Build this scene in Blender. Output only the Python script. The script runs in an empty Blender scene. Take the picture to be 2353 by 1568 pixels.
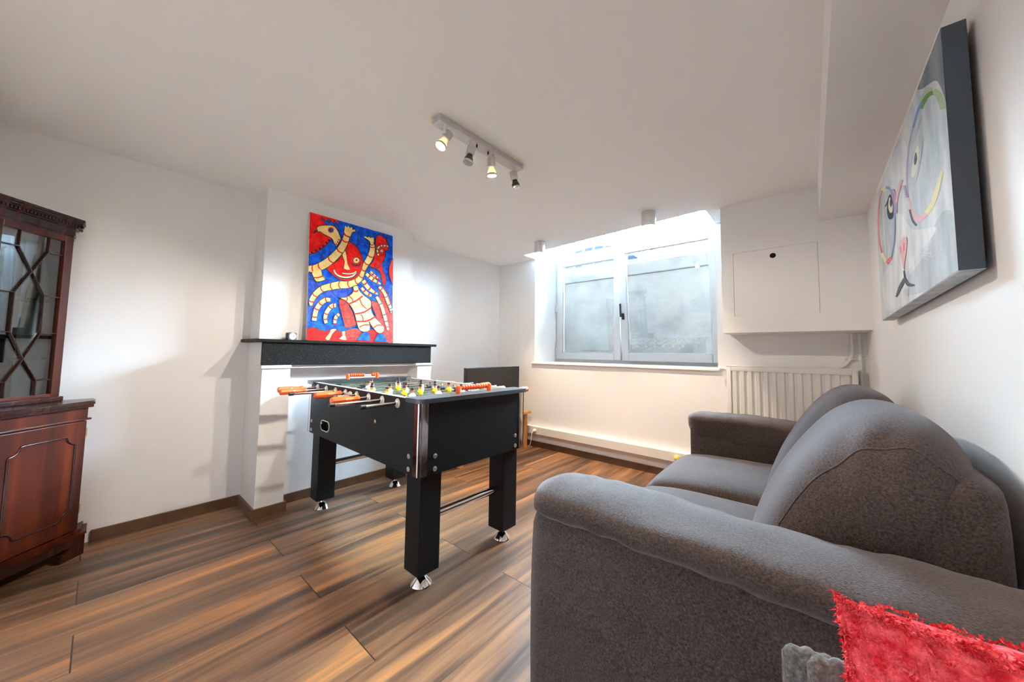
import bpy, bmesh, math, random
import numpy as np
from mathutils import Vector, Matrix, noise, Euler
random.seed(7)
S = bpy.context.scene
COL = S.collection
PI = math.pi

# ------------------------------------------------------------------ camera
IMG_W, IMG_H = 2353, 1568
F_PX, YAW, PITCH, ROLL, CAM_H = 805.40, math.radians(40.236), math.radians(3.6617), math.radians(0.8315), 1.0753
cam_d = bpy.data.cameras.new('camera'); cam = bpy.data.objects.new('camera', cam_d); COL.objects.link(cam)
fw = Vector((-math.sin(YAW) * math.cos(PITCH), math.cos(YAW) * math.cos(PITCH), math.sin(PITCH)))
rt = Vector((math.cos(YAW), math.sin(YAW), 0)); up = rt.cross(fw)
r2 = rt * math.cos(ROLL) + up * math.sin(ROLL); u2 = -rt * math.sin(ROLL) + up * math.cos(ROLL)
cam.matrix_world = Matrix(((r2.x, u2.x, -fw.x, 0), (r2.y, u2.y, -fw.y, 0), (r2.z, u2.z, -fw.z, CAM_H), (0, 0, 0, 1)))
cam_d.sensor_width = 36; cam_d.lens = 36 * F_PX / IMG_W
cam_d.shift_x = -5.908 / IMG_W; cam_d.shift_y = -24.641 / IMG_W
cam_d.clip_start = 0.02; cam_d.clip_end = 200
S.camera = cam

# ------------------------------------------------------------------ world, exposure
w = bpy.data.worlds.new('sky'); S.world = w; w.use_nodes = True
wn = w.node_tree.nodes; wl = w.node_tree.links; wn.clear()
wo = wn.new('ShaderNodeOutputWorld'); wb = wn.new('ShaderNodeBackground')
# bright overcast sky, brightest round the hidden sun over the street side
SKY_BASE, SKY_PEAK = 3.5, 112.0
tc = wn.new('ShaderNodeTexCoord'); dp = wn.new('ShaderNodeVectorMath'); dp.operation = 'DOT_PRODUCT'
dp.inputs[1].default_value = Vector((.17, math.cos(math.radians(17)), math.sin(math.radians(17)))).normalized(); wl.new(tc.outputs['Generated'], dp.inputs[0])
mxm = wn.new('ShaderNodeMath'); mxm.operation = 'MAXIMUM'; mxm.inputs[1].default_value = 0.0; wl.new(dp.outputs['Value'], mxm.inputs[0])
pw_ = wn.new('ShaderNodeMath'); pw_.operation = 'POWER'; pw_.inputs[1].default_value = 6.0; wl.new(mxm.outputs[0], pw_.inputs[0])
ma = wn.new('ShaderNodeMath'); ma.operation = 'MULTIPLY_ADD'; ma.inputs[1].default_value = SKY_PEAK; ma.inputs[2].default_value = SKY_BASE; wl.new(pw_.outputs[0], ma.inputs[0])
wb.inputs[0].default_value = (0.60, 0.82, 1.0, 1); wl.new(ma.outputs[0], wb.inputs[1])
wl.new(wb.outputs[0], wo.inputs[0])
S.view_settings.view_transform = 'Standard'; S.view_settings.look = 'None'
S.view_settings.exposure = 2.3; S.view_settings.gamma = 1.0; S.view_settings.use_curve_mapping = False
S.cycles.diffuse_bounces = 8; S.cycles.max_bounces = 12; S.cycles.glossy_bounces = 4; S.cycles.transparent_max_bounces = 12
S.cycles.use_denoising = True; S.cycles.sample_clamp_indirect = 6
S.cycles.caustics_reflective = False; S.cycles.caustics_refractive = False
SPOT_W = 13.5
WARM = (1.0, 0.88, 0.74)

# ------------------------------------------------------------------ helpers
def srgb(r, g, b):
    f = lambda c: (c / 12.92 if c <= 0.04045 else ((c + 0.055) / 1.055) ** 2.4)
    return (f(r / 255), f(g / 255), f(b / 255), 1)

MATS = {}
def mat(name, col, rough=0.5, metal=0.0, spec=0.5, bump=None, noise_col=None, emit=None, coat=0, aniso=None):
    """col: linear rgba. bump=(scale,strength). noise_col=(scale, rgba, lo, hi) mixes a second colour by noise."""
    if name in MATS: return MATS[name]
    m = bpy.data.materials.new(name); m.use_nodes = True; MATS[name] = m
    nt = m.node_tree; p = nt.nodes['Principled BSDF']
    p.inputs['Base Color'].default_value = col; p.inputs['Roughness'].default_value = rough
    p.inputs['Metallic'].default_value = metal; p.inputs['Specular IOR Level'].default_value = spec
    if coat: p.inputs['Coat Weight'].default_value = coat; p.inputs['Coat Roughness'].default_value = 0.1
    if emit: p.inputs['Emission Color'].default_value = emit[0]; p.inputs['Emission Strength'].default_value = emit[1]
    if bump or noise_col:
        t = nt.nodes.new('ShaderNodeTexCoord')
    if noise_col:
        n = nt.nodes.new('ShaderNodeTexNoise'); n.inputs['Scale'].default_value = noise_col[0]; n.inputs['Detail'].default_value = 5
        nt.links.new(t.outputs['Object'], n.inputs['Vector'])
        r = nt.nodes.new('ShaderNodeValToRGB'); r.color_ramp.elements[0].position = noise_col[2]; r.color_ramp.elements[1].position = noise_col[3]
        r.color_ramp.elements[0].color = col; r.color_ramp.elements[1].color = noise_col[1]
        nt.links.new(n.outputs['Fac'], r.inputs[0]); nt.links.new(r.outputs[0], p.inputs['Base Color'])
    if bump:
        n2 = nt.nodes.new('ShaderNodeTexNoise'); n2.inputs['Scale'].default_value = bump[0]; n2.inputs['Detail'].default_value = 4
        nt.links.new(t.outputs['Object'], n2.inputs['Vector'])
        b = nt.nodes.new('ShaderNodeBump'); b.inputs['Strength'].default_value = bump[1]; b.inputs['Distance'].default_value = 0.01
        nt.links.new(n2.outputs['Fac'], b.inputs['Height']); nt.links.new(b.outputs[0], p.inputs['Normal'])
    return m

def wmat(o):
    m = Matrix.LocRotScale(o.location, o.rotation_euler, o.scale)
    return wmat(o.parent) @ m if o.parent else m

def tag(o, label, cat, group=None):
    o['label'] = label; o['category'] = cat
    if group: o['group'] = group
    return o

def thing(name, label, cat, loc=(0, 0, 0), rot=(0, 0, 0), group=None):
    o = bpy.data.objects.new(name, None); COL.objects.link(o); o.empty_display_size = 0.05
    o.location = loc; o.rotation_euler = rot
    return tag(o, label, cat, group)

def obj(name, bm, mats, parent=None, frame=None, smooth=None, label=None):
    """bm in world coordinates, or in frame coordinates (a Matrix, or a thing whose frame is used)."""
    if frame is not None:
        bm.transform(frame if isinstance(frame, Matrix) else wmat(frame))
    if parent is not None: bm.transform(wmat(parent).inverted())
    vs = [v.co for v in bm.verts]
    lo = Vector((min(v.x for v in vs), min(v.y for v in vs), min(v.z for v in vs)))
    hi = Vector((max(v.x for v in vs), max(v.y for v in vs), max(v.z for v in vs)))
    c = (lo + hi) / 2
    if parent is None: c.z = lo.z
    bmesh.ops.translate(bm, verts=bm.verts, vec=-c)
    me = bpy.data.meshes.new(name); bm.to_mesh(me); bm.free()
    for m in (mats if isinstance(mats, (list, tuple)) else [mats]): me.materials.append(m)
    if smooth is not None:
        me.polygons.foreach_set('use_smooth', [True] * len(me.polygons)); me.set_sharp_from_angle(angle=math.radians(smooth))
    o = bpy.data.objects.new(name, me); COL.objects.link(o); o.location = c
    if parent is not None: o.parent = parent
    if label: o['label'] = label
    return o

def struct(name, bm, mats, parent=None, **k):
    o = obj(name, bm, mats, parent, **k)
    if parent is None: o['kind'] = 'structure'
    return o

def copy_tree(o, parent=None):
    c = o.copy(); COL.objects.link(c); c.parent = parent
    for ch in list(o.children): copy_tree(ch, c)
    return c

def new(): return bmesh.new()

def setmi(bm, faces, mi):
    for f in faces: f.material_index = mi

def box(bm, lo, hi, bev=0, mi=0, seg=2):
    x0, y0, z0 = lo; x1, y1, z1 = hi
    b = bmesh.new()
    v = [b.verts.new(p) for p in ((x0, y0, z0), (x1, y0, z0), (x1, y1, z0), (x0, y1, z0), (x0, y0, z1), (x1, y0, z1), (x1, y1, z1), (x0, y1, z1))]
    for f in ((0, 3, 2, 1), (4, 5, 6, 7), (0, 1, 5, 4), (1, 2, 6, 5), (2, 3, 7, 6), (3, 0, 4, 7)): b.faces.new([v[i] for i in f])
    if bev: bmesh.ops.bevel(b, geom=b.edges[:], offset=bev, segments=seg, affect='EDGES', profile=0.5)
    merge(bm, b, mi)

def merge(bm, b, mi=None, M=None):
    if M is not None: b.transform(M)
    mp = {v: bm.verts.new(v.co) for v in b.verts}
    for f in b.faces:
        try: nf = bm.faces.new([mp[v] for v in f.verts])
        except ValueError: continue
        nf.material_index = f.material_index if mi is None else mi
    b.free()

def basis(d):
    d = Vector(d).normalized(); a = Vector((0, 0, 1)) if abs(d.z) < 0.9 else Vector((1, 0, 0))
    x = a.cross(d).normalized(); return x, d.cross(x), d

def lathe(bm, prof, origin=(0, 0, 0), axis=(0, 0, 1), seg=24, mi=0, cap=True):
    """prof: [(r, t)] along axis."""
    x, y, d = basis(axis); o = Vector(origin); rings = []
    for r, t in prof:
        rings.append([bm.verts.new(o + d * t + (x * math.cos(2 * PI * i / seg) + y * math.sin(2 * PI * i / seg)) * max(r, 1e-5)) for i in range(seg)])
    for a, b in zip(rings[:-1], rings[1:]):
        for i in range(seg):
            bm.faces.new((a[i], a[(i + 1) % seg], b[(i + 1) % seg], b[i])).material_index = mi
    if cap:
        if prof[0][0] > 1e-4: bm.faces.new(rings[0][::-1]).material_index = mi
        if prof[-1][0] > 1e-4: bm.faces.new(rings[-1]).material_index = mi

def cyl(bm, p0, p1, r, seg=16, mi=0):
    p0, p1 = Vector(p0), Vector(p1); lathe(bm, [(r, 0), (r, (p1 - p0).length)], p0, p1 - p0, seg, mi)

def tube(bm, pts, r, seg=8, mi=0):
    pts = [Vector(p) for p in pts]; rings = []; px = None
    for i, p in enumerate(pts):
        d = (pts[min(i + 1, len(pts) - 1)] - pts[max(i - 1, 0)]).normalized()
        if px is None: x, y, _ = basis(d)
        else:
            x = (px - d * px.dot(d)).normalized(); y = d.cross(x)
        px = x
        rings.append([bm.verts.new(p + (x * math.cos(2 * PI * k / seg) + y * math.sin(2 * PI * k / seg)) * r) for k in range(seg)])
    for a, b in zip(rings[:-1], rings[1:]):
        for i in range(seg): bm.faces.new((a[i], a[(i + 1) % seg], b[(i + 1) % seg], b[i])).material_index = mi
    bm.faces.new(rings[0][::-1]).material_index = mi; bm.faces.new(rings[-1]).material_index = mi

def smooth_path(pts, n=8, closed=False):
    P = [Vector(p) for p in pts]; out = []; m = len(P)
    for i in range(m if closed else m - 1):
        if closed: a, b, c, d = P[(i - 1) % m], P[i], P[(i + 1) % m], P[(i + 2) % m]
        else: a, b, c, d = P[max(i - 1, 0)], P[i], P[i + 1], P[min(i + 2, m - 1)]
        for k in range(n):
            t = k / n
            out.append(0.5 * ((2 * b) + (c - a) * t + (2 * a - 5 * b + 4 * c - d) * t * t + (3 * b - a - 3 * c + d) * t ** 3))
    if not closed: out.append(P[-1])
    return out

def prism(bm, poly, z0, z1, mi=0, M=None):
    """poly: xy list extruded z0..z1 then transformed by M."""
    b = bmesh.new(); n = len(poly)
    a = [b.verts.new((p[0], p[1], z0)) for p in poly]; c = [b.verts.new((p[0], p[1], z1)) for p in poly]
    b.faces.new(a[::-1]); b.faces.new(c)
    for i in range(n): b.faces.new((a[i], a[(i + 1) % n], c[(i + 1) % n], c[i]))
    bmesh.ops.recalc_face_normals(b, faces=b.faces[:])
    merge(bm, b, mi, M)

XZ = Matrix(((1, 0, 0, 0), (0, 0, 1, 0), (0, 1, 0, 0), (0, 0, 0, 1)))   # poly (x,z), extrude y
YZ = Matrix(((0, 0, 1, 0), (1, 0, 0, 0), (0, 1, 0, 0), (0, 0, 0, 1)))   # poly (y,z), extrude x

def rounded_rect(x0, y0, x1, y1, r, n=6):
    out = []
    for cx, cy, a in ((x1 - r, y1 - r, 0), (x0 + r, y1 - r, 90), (x0 + r, y0 + r, 180), (x1 - r, y0 + r, 270)):
        for i in range(n + 1):
            t = math.radians(a + 90 * i / n); out.append((cx + r * math.cos(t), cy + r * math.sin(t)))
    return out

def puffbox(bm, c, h, r, n=14, deform=None, mi=0):
    """rounded soft box: centre c, half sizes h, edge radius r, n cuts per side."""
    b = bmesh.new(); bmesh.ops.create_cube(b, size=2.0)
    bmesh.ops.subdivide_edges(b, edges=b.edges[:], cuts=n, use_grid_fill=True)
    c = Vector(c)
    for v in b.verts:
        p = v.co.copy(); q = Vector([math.sin(t * PI / 2) * 0.35 + t * 0.65 for t in p]); s = q.copy()
        p = Vector((q.x * h[0], q.y * h[1], q.z * h[2]))
        k = Vector([max(-(h[i] - r), min(h[i] - r, p[i])) for i in range(3)]); d = p - k
        if d.length > 1e-6: p = k + d.normalized() * min(r, max(abs(d.x), abs(d.y), abs(d.z)))
        if deform: p = deform(p, s)
        v.co = c + p
    merge(bm, b, mi)

def fnoise(p, s): return noise.noise(Vector(p) * s)

# ------------------------------------------------------------------ materials
def wall_paint(name, col, rough, spec):
    m = mat(name, col, rough, spec=spec, bump=(55, 0.025)); return m
PAINT = wall_paint('white_wall_paint', (0.84, 0.84, 0.84, 1), 0.62, 0.22)
CEIL = wall_paint('white_ceiling_paint', (0.91, 0.91, 0.91, 1), 0.8, 0.2)
TRIMW = mat('white_satin_paint', (0.82, 0.82, 0.81, 1), 0.3)
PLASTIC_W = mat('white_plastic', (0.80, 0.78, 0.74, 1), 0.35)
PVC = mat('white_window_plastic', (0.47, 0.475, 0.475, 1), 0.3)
BLACK_GAP = mat('black_gap', (0.004, 0.004, 0.004, 1), 0.9)
CHROME = mat('chrome', (0.78, 0.77, 0.77, 1), 0.08, 1.0)
STEEL = mat('brushed_steel', (0.70, 0.70, 0.69, 1), 0.38, 0.6)
ALU = mat('matt_aluminium', (0.66, 0.65, 0.64, 1), 0.42, 0.85)
BLACKP = mat('black_plastic', (0.012, 0.012, 0.014, 1), 0.35)
ORANGE = mat('orange_plastic', srgb(242, 88, 22), 0.38)
BROWN_SKIRT = mat('brown_skirting', (0.135, 0.062, 0.028, 1), 0.4, noise_col=(14, (0.09, 0.042, 0.02, 1), 0.35, 0.7))
BRASS = mat('brass', (0.72, 0.55, 0.28, 1), 0.3, 1.0)
STONE = mat('black_bluestone', (0.007, 0.0065, 0.006, 1), 0.55, spec=.15, bump=(120, 0.08), noise_col=(75, (0.05, 0.047, 0.042, 1), 0.55, 0.85))

def laminate():
    """planks along y; width and length of the boards, running bond, streaky oak print."""
    m = bpy.data.materials.new('oak_laminate'); m.use_nodes = True; nt = m.node_tree; N = nt.nodes; L = nt.links
    p = N['Principled BSDF']
    def mth(op, a, b=None, c=None):
        n = N.new('ShaderNodeMath'); n.operation = op
        for i, v in enumerate((a, b, c)):
            if v is None: continue
            if isinstance(v, (int, float)): n.inputs[i].default_value = v
            else: L.new(v, n.inputs[i])
        return n.outputs[0]
    t = N.new('ShaderNodeTexCoord'); s = N.new('ShaderNodeSeparateXYZ'); L.new(t.outputs['Object'], s.inputs[0])
    X, Y = s.outputs['X'], s.outputs['Y']
    W, LEN = 0.2357, 1.34
    u = mth('DIVIDE', mth('ADD', X, 1.19 + 40 * W), W); row = mth('FLOOR', u); fu = mth('SUBTRACT', u, row)
    par = mth('MODULO', row, 2.0)
    off = mth('MULTIPLY', par, 0.6575)
    v = mth('DIVIDE', mth('ADD', mth('ADD', Y, 40 * LEN), off), LEN); cell = mth('FLOOR', v); fv = mth('SUBTRACT', v, cell)
    cv = N.new('ShaderNodeCombineXYZ'); L.new(row, cv.inputs[0]); L.new(cell, cv.inputs[1])
    wn_ = N.new('ShaderNodeTexWhiteNoise'); wn_.noise_dimensions = '2D'; L.new(cv.outputs[0], wn_.inputs['Vector'])
    # streak coordinates: stretched along y, shifted per plank
    def streak(sx_, sy_, detail, shift, dist=0.0):
        c = N.new('ShaderNodeCombineXYZ')
        L.new(mth('MULTIPLY', X, sx_), c.inputs[0]); L.new(mth('MULTIPLY', Y, sy_), c.inputs[1]); L.new(mth('MULTIPLY', wn_.outputs['Value'], shift), c.inputs[2])
        n = N.new('ShaderNodeTexNoise'); n.inputs['Scale'].default_value = 1; n.inputs['Detail'].default_value = detail; n.inputs['Distortion'].default_value = dist
        L.new(c.outputs[0], n.inputs['Vector']); return n.outputs['Fac']
    s1 = streak(12, 0.75, 4, 40, 0.5); s2 = streak(60, 2.2, 5, 17, 0.4); s3 = streak(240, 7, 3, 9)
    mix = mth('ADD', mth('MULTIPLY', s1, 0.74), mth('ADD', mth('MULTIPLY', s2, 0.18), mth('MULTIPLY', s3, 0.08)))
    mix = mth('ADD', mix, mth('MULTIPLY', mth('SUBTRACT', wn_.outputs['Value'], 0.5), 0.08))
    r = N.new('ShaderNodeValToRGB'); L.new(mix, r.inputs[0]); e = r.color_ramp.elements
    e[0].position = 0.33; e[0].color = (0.034, 0.020, 0.013, 1); e[1].position = 0.72; e[1].color = (0.52, 0.25, 0.090, 1)
    for pos, c in ((0.42, (0.080, 0.043, 0.025, 1)), (0.50, (0.165, 0.080, 0.039, 1)), (0.56, (0.235, 0.117, 0.055, 1)), (0.63, (0.37, 0.15, 0.047, 1))):
        x = e.new(pos); x.color = c
    # joints
    gu = mth('MINIMUM', fu, mth('SUBTRACT', 1.0, fu)); gv = mth('MINIMUM', fv, mth('SUBTRACT', 1.0, fv))
    ju = mth('LESS_THAN', gu, 0.0045); jv = mth('LESS_THAN', gv, 0.0016)
    j = mth('MAXIMUM', mth('MULTIPLY', ju, 0.55), mth('MULTIPLY', jv, 0.9))
    mx = N.new('ShaderNodeMix'); mx.data_type = 'RGBA'; L.new(j, mx.inputs['Factor']); L.new(r.outputs[0], mx.inputs['A']); mx.inputs['B'].default_value = (0.012, 0.008, 0.006, 1)
    L.new(mx.outputs['Result'], p.inputs['Base Color'])
    rr = mth('ADD', mth('MULTIPLY', s2, 0.14), 0.28); L.new(rr, p.inputs['Roughness'])
    b = N.new('ShaderNodeBump'); b.inputs['Strength'].default_value = 0.18; b.inputs['Distance'].default_value = 0.002
    L.new(mth('SUBTRACT', mth('MULTIPLY', s2, 0.6), j), b.inputs['Height']); L.new(b.outputs[0], p.inputs['Normal'])
    p.inputs['Specular IOR Level'].default_value = 0.5
    return m
LAMINATE = laminate()

def wood(name, c0, c1, c2, rough=0.3, along='z', scale=1.0, coat=0.0):
    m = bpy.data.materials.new(name); m.use_nodes = True; nt = m.node_tree; N = nt.nodes; L = nt.links; p = N['Principled BSDF']
    t = N.new('ShaderNodeTexCoord'); mp = N.new('ShaderNodeMapping'); L.new(t.outputs['Object'], mp.inputs[0])
    sc = {'x': (1.5, 26, 26), 'y': (26, 1.5, 26), 'z': (26, 26, 1.5)}[along]
    mp.inputs['Scale'].default_value = [v * scale for v in sc]
    n = N.new('ShaderNodeTexNoise'); n.inputs['Scale'].default_value = 1.0; n.inputs['Detail'].default_value = 6; n.inputs['Distortion'].default_value = 0.6
    L.new(mp.outputs[0], n.inputs['Vector'])
    r = N.new('ShaderNodeValToRGB'); L.new(n.outputs['Fac'], r.inputs[0]); e = r.color_ramp.elements
    e[0].position = 0.32; e[0].color = c0; e[1].position = 0.7; e[1].color = c2; x = e.new(0.5); x.color = c1
    L.new(r.outputs[0], p.inputs['Base Color']); p.inputs['Roughness'].default_value = rough; p.inputs['Specular IOR Level'].default_value = .3
    if coat: p.inputs['Coat Weight'].default_value = coat; p.inputs['Coat Roughness'].default_value = 0.12
    return m
MAHOG = wood('mahogany', (0.018, 0.0028, 0.0010, 1), (0.050, 0.0065, 0.0018, 1), (0.098, 0.016, 0.0035, 1), 0.33, 'z', 0.5, 0.05)
MAHOG_D = wood('dark_mahogany', (0.013, 0.004, 0.003, 1), (0.026, 0.007, 0.005, 1), (0.045, 0.013, 0.008, 1), 0.25, 'z', 0.8, 0.25)
PINE = wood('honey_oak', (0.35, 0.14, 0.04, 1), (0.50, 0.22, 0.065, 1), (0.62, 0.30, 0.10, 1), 0.4, 'z', 0.8)

def glass(name, tint=(1, 1, 1, 1), refl=0.0):
    m = bpy.data.materials.new(name); m.use_nodes = True; nt = m.node_tree; N = nt.nodes; L = nt.links; N.clear()
    o = N.new('ShaderNodeOutputMaterial'); mx = N.new('ShaderNodeMixShader'); tr = N.new('ShaderNodeBsdfTransparent'); g = N.new('ShaderNodeBsdfGlossy')
    tr.inputs[0].default_value = tint; g.inputs['Roughness'].default_value = 0.02
    f = N.new('ShaderNodeFresnel'); f.inputs[0].default_value = 1.5
    a = N.new('ShaderNodeMath'); a.operation = 'ADD'; a.inputs[1].default_value = refl; L.new(f.outputs[0], a.inputs[0])
    L.new(a.outputs[0], mx.inputs[0]); L.new(tr.outputs[0], mx.inputs[1]); L.new(g.outputs[0], mx.inputs[2]); L.new(mx.outputs[0], o.inputs[0])
    return m
GLASS = glass('window_glass'); CAB_GLASS = glass('old_cabinet_glass', (0.62, 0.70, 0.72, 1), 0.16)

# ------------------------------------------------------------------ room shell
A, D, C, ZC, YB = -3.0752, 3.3186, 0.2881, 2.1981, -0.42
YP = 3.785                                                    # outer plane of the window recess
bm = new(); box(bm, (A - .12, YB - .12, -.1), (C + .12, D + .05, 0)); struct('floor', bm, LAMINATE).location
fl = bpy.data.objects['floor']; fl.data.transform(Matrix.Translation(fl.location)); fl.location = (0, 0, 0)
bm = new(); prism(bm, [(A - .12, YB - .12), (C + .12, YB - .12), (C + .12, D + .02), (-.592, D + .02), (-.590, 3.02), (-.598, 2.972), (-.625, 2.957), (-2.487, 3.095), (-2.495, D + .02), (A - .12, D + .02)], ZC, ZC + .14)
struct('ceiling', bm, CEIL)
bm = new(); box(bm, (A - .12, YB - .12, 0), (A, D + .02, ZC)); struct('wall_left', bm, PAINT)
bm = new(); box(bm, (C, YB - .12, 0), (C + .12, D + .02, ZC)); struct('wall_right', bm, PAINT)
bm = new(); box(bm, (A, YB - .12, 0), (C, YB, ZC)); struct('wall_front', bm, PAINT)
WX0, WX1 = -2.495, -.594
bm = new()
box(bm, (A - .12, D, 0), (WX0, YP + .06, 2.85)); box(bm, (WX1, D, 0), (C + .12, YP + .06, 2.85)); box(bm, (WX0, D, 0), (WX1, YP + .06, .948))
struct('wall_back', bm, PAINT)
bm = new()
box(bm, (WX0 - .05, 2.90, 2.80), (WX1 + .05, YP + .06, 2.90)); box(bm, (WX0 - .05, 2.85, ZC + .14), (WX1 + .05, 2.94, 2.85))
box(bm, (WX0 - .1, 2.94, ZC + .14), (WX0, D, 2.80)); box(bm, (WX1, 2.94, ZC + .14), (WX1 + .1, D, 2.80))
struct('trim_3', bm, PAINT)

bm = new(); box(bm, (-7, 2.95, 2.90), (4, YP + .06, 8.0)); box(bm, (-7, 3.32, -.1), (A - .12, YP + .06, 2.90)); box(bm, (C + .12, 3.32, -.1), (4, YP + .06, 2.90)); struct('wall_street', bm, mat('low_bounce_facade', (.035, .028, .025, 1), .9))  # unseen house front, added and darkened to keep light off the yard wall

# boxed beam along the right wall
bm = new(); box(bm, (.066, YB, 1.960), (C, 2.9885, ZC)); struct('trim_1', bm, PAINT)

# chimney breast: shallow breast above, two projecting piers and a lintel below
XU, XL = -2.85, -2.722
Y0, Y1, Y2 = .700, 1.857, 2.012
bm = new()
prism(bm, [(A, .695), (XU + .0, .695), (XU + .0, Y1), (A, Y1)], 1.142, ZC)
prism(bm, [(A, .690), (XL, .690), (XL, .852), (XU, .852), (XU, 1.845), (XL, 1.866), (XL, Y2), (A, Y2)], 0, .948)
prism(bm, [(A, .690), (XL - .024, .690), (XL - .024, Y2), (A, Y2)], .948, 1.120)
struct('wall_chimney', bm, PAINT)

# skirting boards
def skirt(name, segs):
    bm = new()
    for (x0, y0), (x1, y1), (nx, ny) in segs:
        poly = [(x0, y0), (x1, y1), (x1 + nx * .014, y1 + ny * .014), (x0 + nx * .014, y0 + ny * .014)]
        prism(bm, poly, 0, .062)
    struct(name, bm, BROWN_SKIRT)
skirt('baseboard_left', [((A, .03), (A, .69), (1, 0)), ((A, 2.03), (A, D), (1, 0))])
skirt('baseboard_chimney', [((A + .014, .69), (XL + .014, .69), (0, -1)), ((XL, .69), (XL, .866), (1, 0)), ((XL, .852), (XU + .014, .852), (0, 1)), ((XU, .852), (XU, 1.845), (1, 0)), ((XL, 1.852), (XL, Y2 + .014), (1, 0)), ((XL, Y2), (A + .014, Y2), (0, 1))])
skirt('baseboard_back', [((A + .014, D), (C, D), (0, -1))])
skirt('baseboard_right', [((C, YB), (C, D - .014), (-1, 0))])

# window sill board
bm = new(); box(bm, (-2.522, D - .022, .948), (-.575, D, .966), .003); box(bm, (WX0, D, .948), (WX1, YP, .972), .002)
struct('trim_2', bm, TRIMW)

# ------------------------------------------------------------------ window
def frame_ring(bm, x0, z0, x1, z1, wl_, wr_, wb_, wt_, y0, y1, bev=.004):
    box(bm, (x0, y0, z0), (x0 + wl_, y1, z1), bev); box(bm, (x1 - wr_, y0, z0), (x1, y1, z1), bev)
    box(bm, (x0 + wl_, y0, z0), (x1 - wr_, y1, z0 + wb_), bev); box(bm, (x0 + wl_, y0, z1 - wt_), (x1 - wr_, y1, z1), bev)
win = bpy.data.objects.new('window_1', None); COL.objects.link(win); win.location = (-1.545, 3.80, .972); win['kind'] = 'structure'
bm = new(); y0, y1 = 3.775, 3.835
frame_ring(bm, WX0, .972, WX1, 2.80, .052, .052, .05, .05, y0, y1)
box(bm, (-1.650, y0, 1.02), (-1.575, y1, 2.262), .004); box(bm, (WX0 + .05, y0, 2.245), (WX1 - .05, y1, 2.325), .004)
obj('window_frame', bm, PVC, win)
def sash(x0, x1, z0, z1, M, right):
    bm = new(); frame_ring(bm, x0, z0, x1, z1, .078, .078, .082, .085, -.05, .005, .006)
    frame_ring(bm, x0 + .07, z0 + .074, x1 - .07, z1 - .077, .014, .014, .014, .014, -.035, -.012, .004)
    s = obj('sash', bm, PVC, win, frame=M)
    bm = new(); box(bm, (x0 + .082, -.024, z0 + .086), (x1 - .082, -.020, z1 - .089)); obj('pane', bm, GLASS, s, frame=M)
    bm = new(); frame_ring(bm, x0 + .078, z0 + .082, x1 - .078, z1 - .085, .006, .006, .006, .006, -.030, -.026, 0); obj('gasket', bm, mat('grey_gasket', (.25, .24, .23, 1), .6), s, frame=M)
    if right:
        bm = new(); box(bm, (x0 + .022, -.062, 1.46), (x0 + .050, -.050, 1.53), .003); cyl(bm, (x0 + .036, -.05, 1.500), (x0 + .036, -.092, 1.500), .010, 12)
        box(bm, (x0 + .014, -.098, 1.49), (x0 + .034, -.084, 1.635), .004); obj('window_handle', bm, BLACKP, s, frame=M)
    for z in (z0 + .10, z0 + .62, z1 - .10):
        bm = new(); hx = x1 + .006 if right else x0 - .006
        cyl(bm, (hx, -.053, z - .03), (hx, -.053, z + .03), .009, 10); obj('hinge', bm, PVC, s, frame=M)
sash(WX0 + .035, -1.620, 1.005, 2.252, Matrix.Translation((0, 3.790, 0)), False)
TILT = math.radians(-5.3)
sash(-1.595, WX1 - .035, 1.008, 2.262, Matrix.Translation((0, 3.775, 1.008)) @ Matrix.Rotation(-TILT, 4, 'X') @ Matrix.Translation((0, 0, -1.008)), True)
bm = new(); box(bm, (WX0 + .05, 3.803, 2.325), (WX1 - .05, 3.807, 2.752)); obj('pane', bm, GLASS, win)

# ------------------------------------------------------------------ light well and street outside
CONC = mat('weathered_grey_concrete', (0.098, 0.085, 0.074, 1), 0.9, bump=(11, 0.9), noise_col=(4.5, (0.062, 0.056, 0.050, 1), 0.42, 0.72))
bm = new(); box(bm, (-4.6, 5.0, .2), (1.2, 5.3, 2.235)); box(bm, (-4.6, 4.965, 2.235), (1.2, 5.3, 2.412), .015)
retw = tag(obj('retaining_wall', bm, CONC), 'grey weathered concrete retaining wall with overhanging coping outside the window', 'wall')
bm = new(); box(bm, (-4.6, YP + .06, .05), (1.2, 5.0, .2)); lw = struct('ground', bm, CONC)
bm = new(); box(bm, (-3.45, YP + .07, .2), (-3.2, 4.96, 2.412)); tag(obj('side_wall', bm, mat('pale_render', (.36, .37, .37, 1), .9, bump=(14, .2))), 'pale rendered end wall at left of the sunken yard outside', 'wall')
fence = thing('railing', 'grey metal bar railing on top of the concrete wall outside', 'railing', (-1.7, 5.1, 2.412))
RAILM = mat('grey_painted_steel', (0.20, 0.21, 0.23, 1), 0.5, .3)
for i in range(23):
    x = -4.1 + .1835 * i + .002
    bm = new(); cyl(bm, (x, 5.05, 2.41), (x, 5.05, 3.35), .017, 8); obj('bar', bm, RAILM, fence, smooth=40)
bm = new(); box(bm, (-4.6, 5.035, 3.34), (1.2, 5.065, 3.37)); obj('top_rail', bm, RAILM, fence)
bm = new(); box(bm, (-14, 5.3, 2.0), (9, 20, 2.36)); struct('street', bm, mat('asphalt', (.14, .14, .15, 1), .9))
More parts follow.
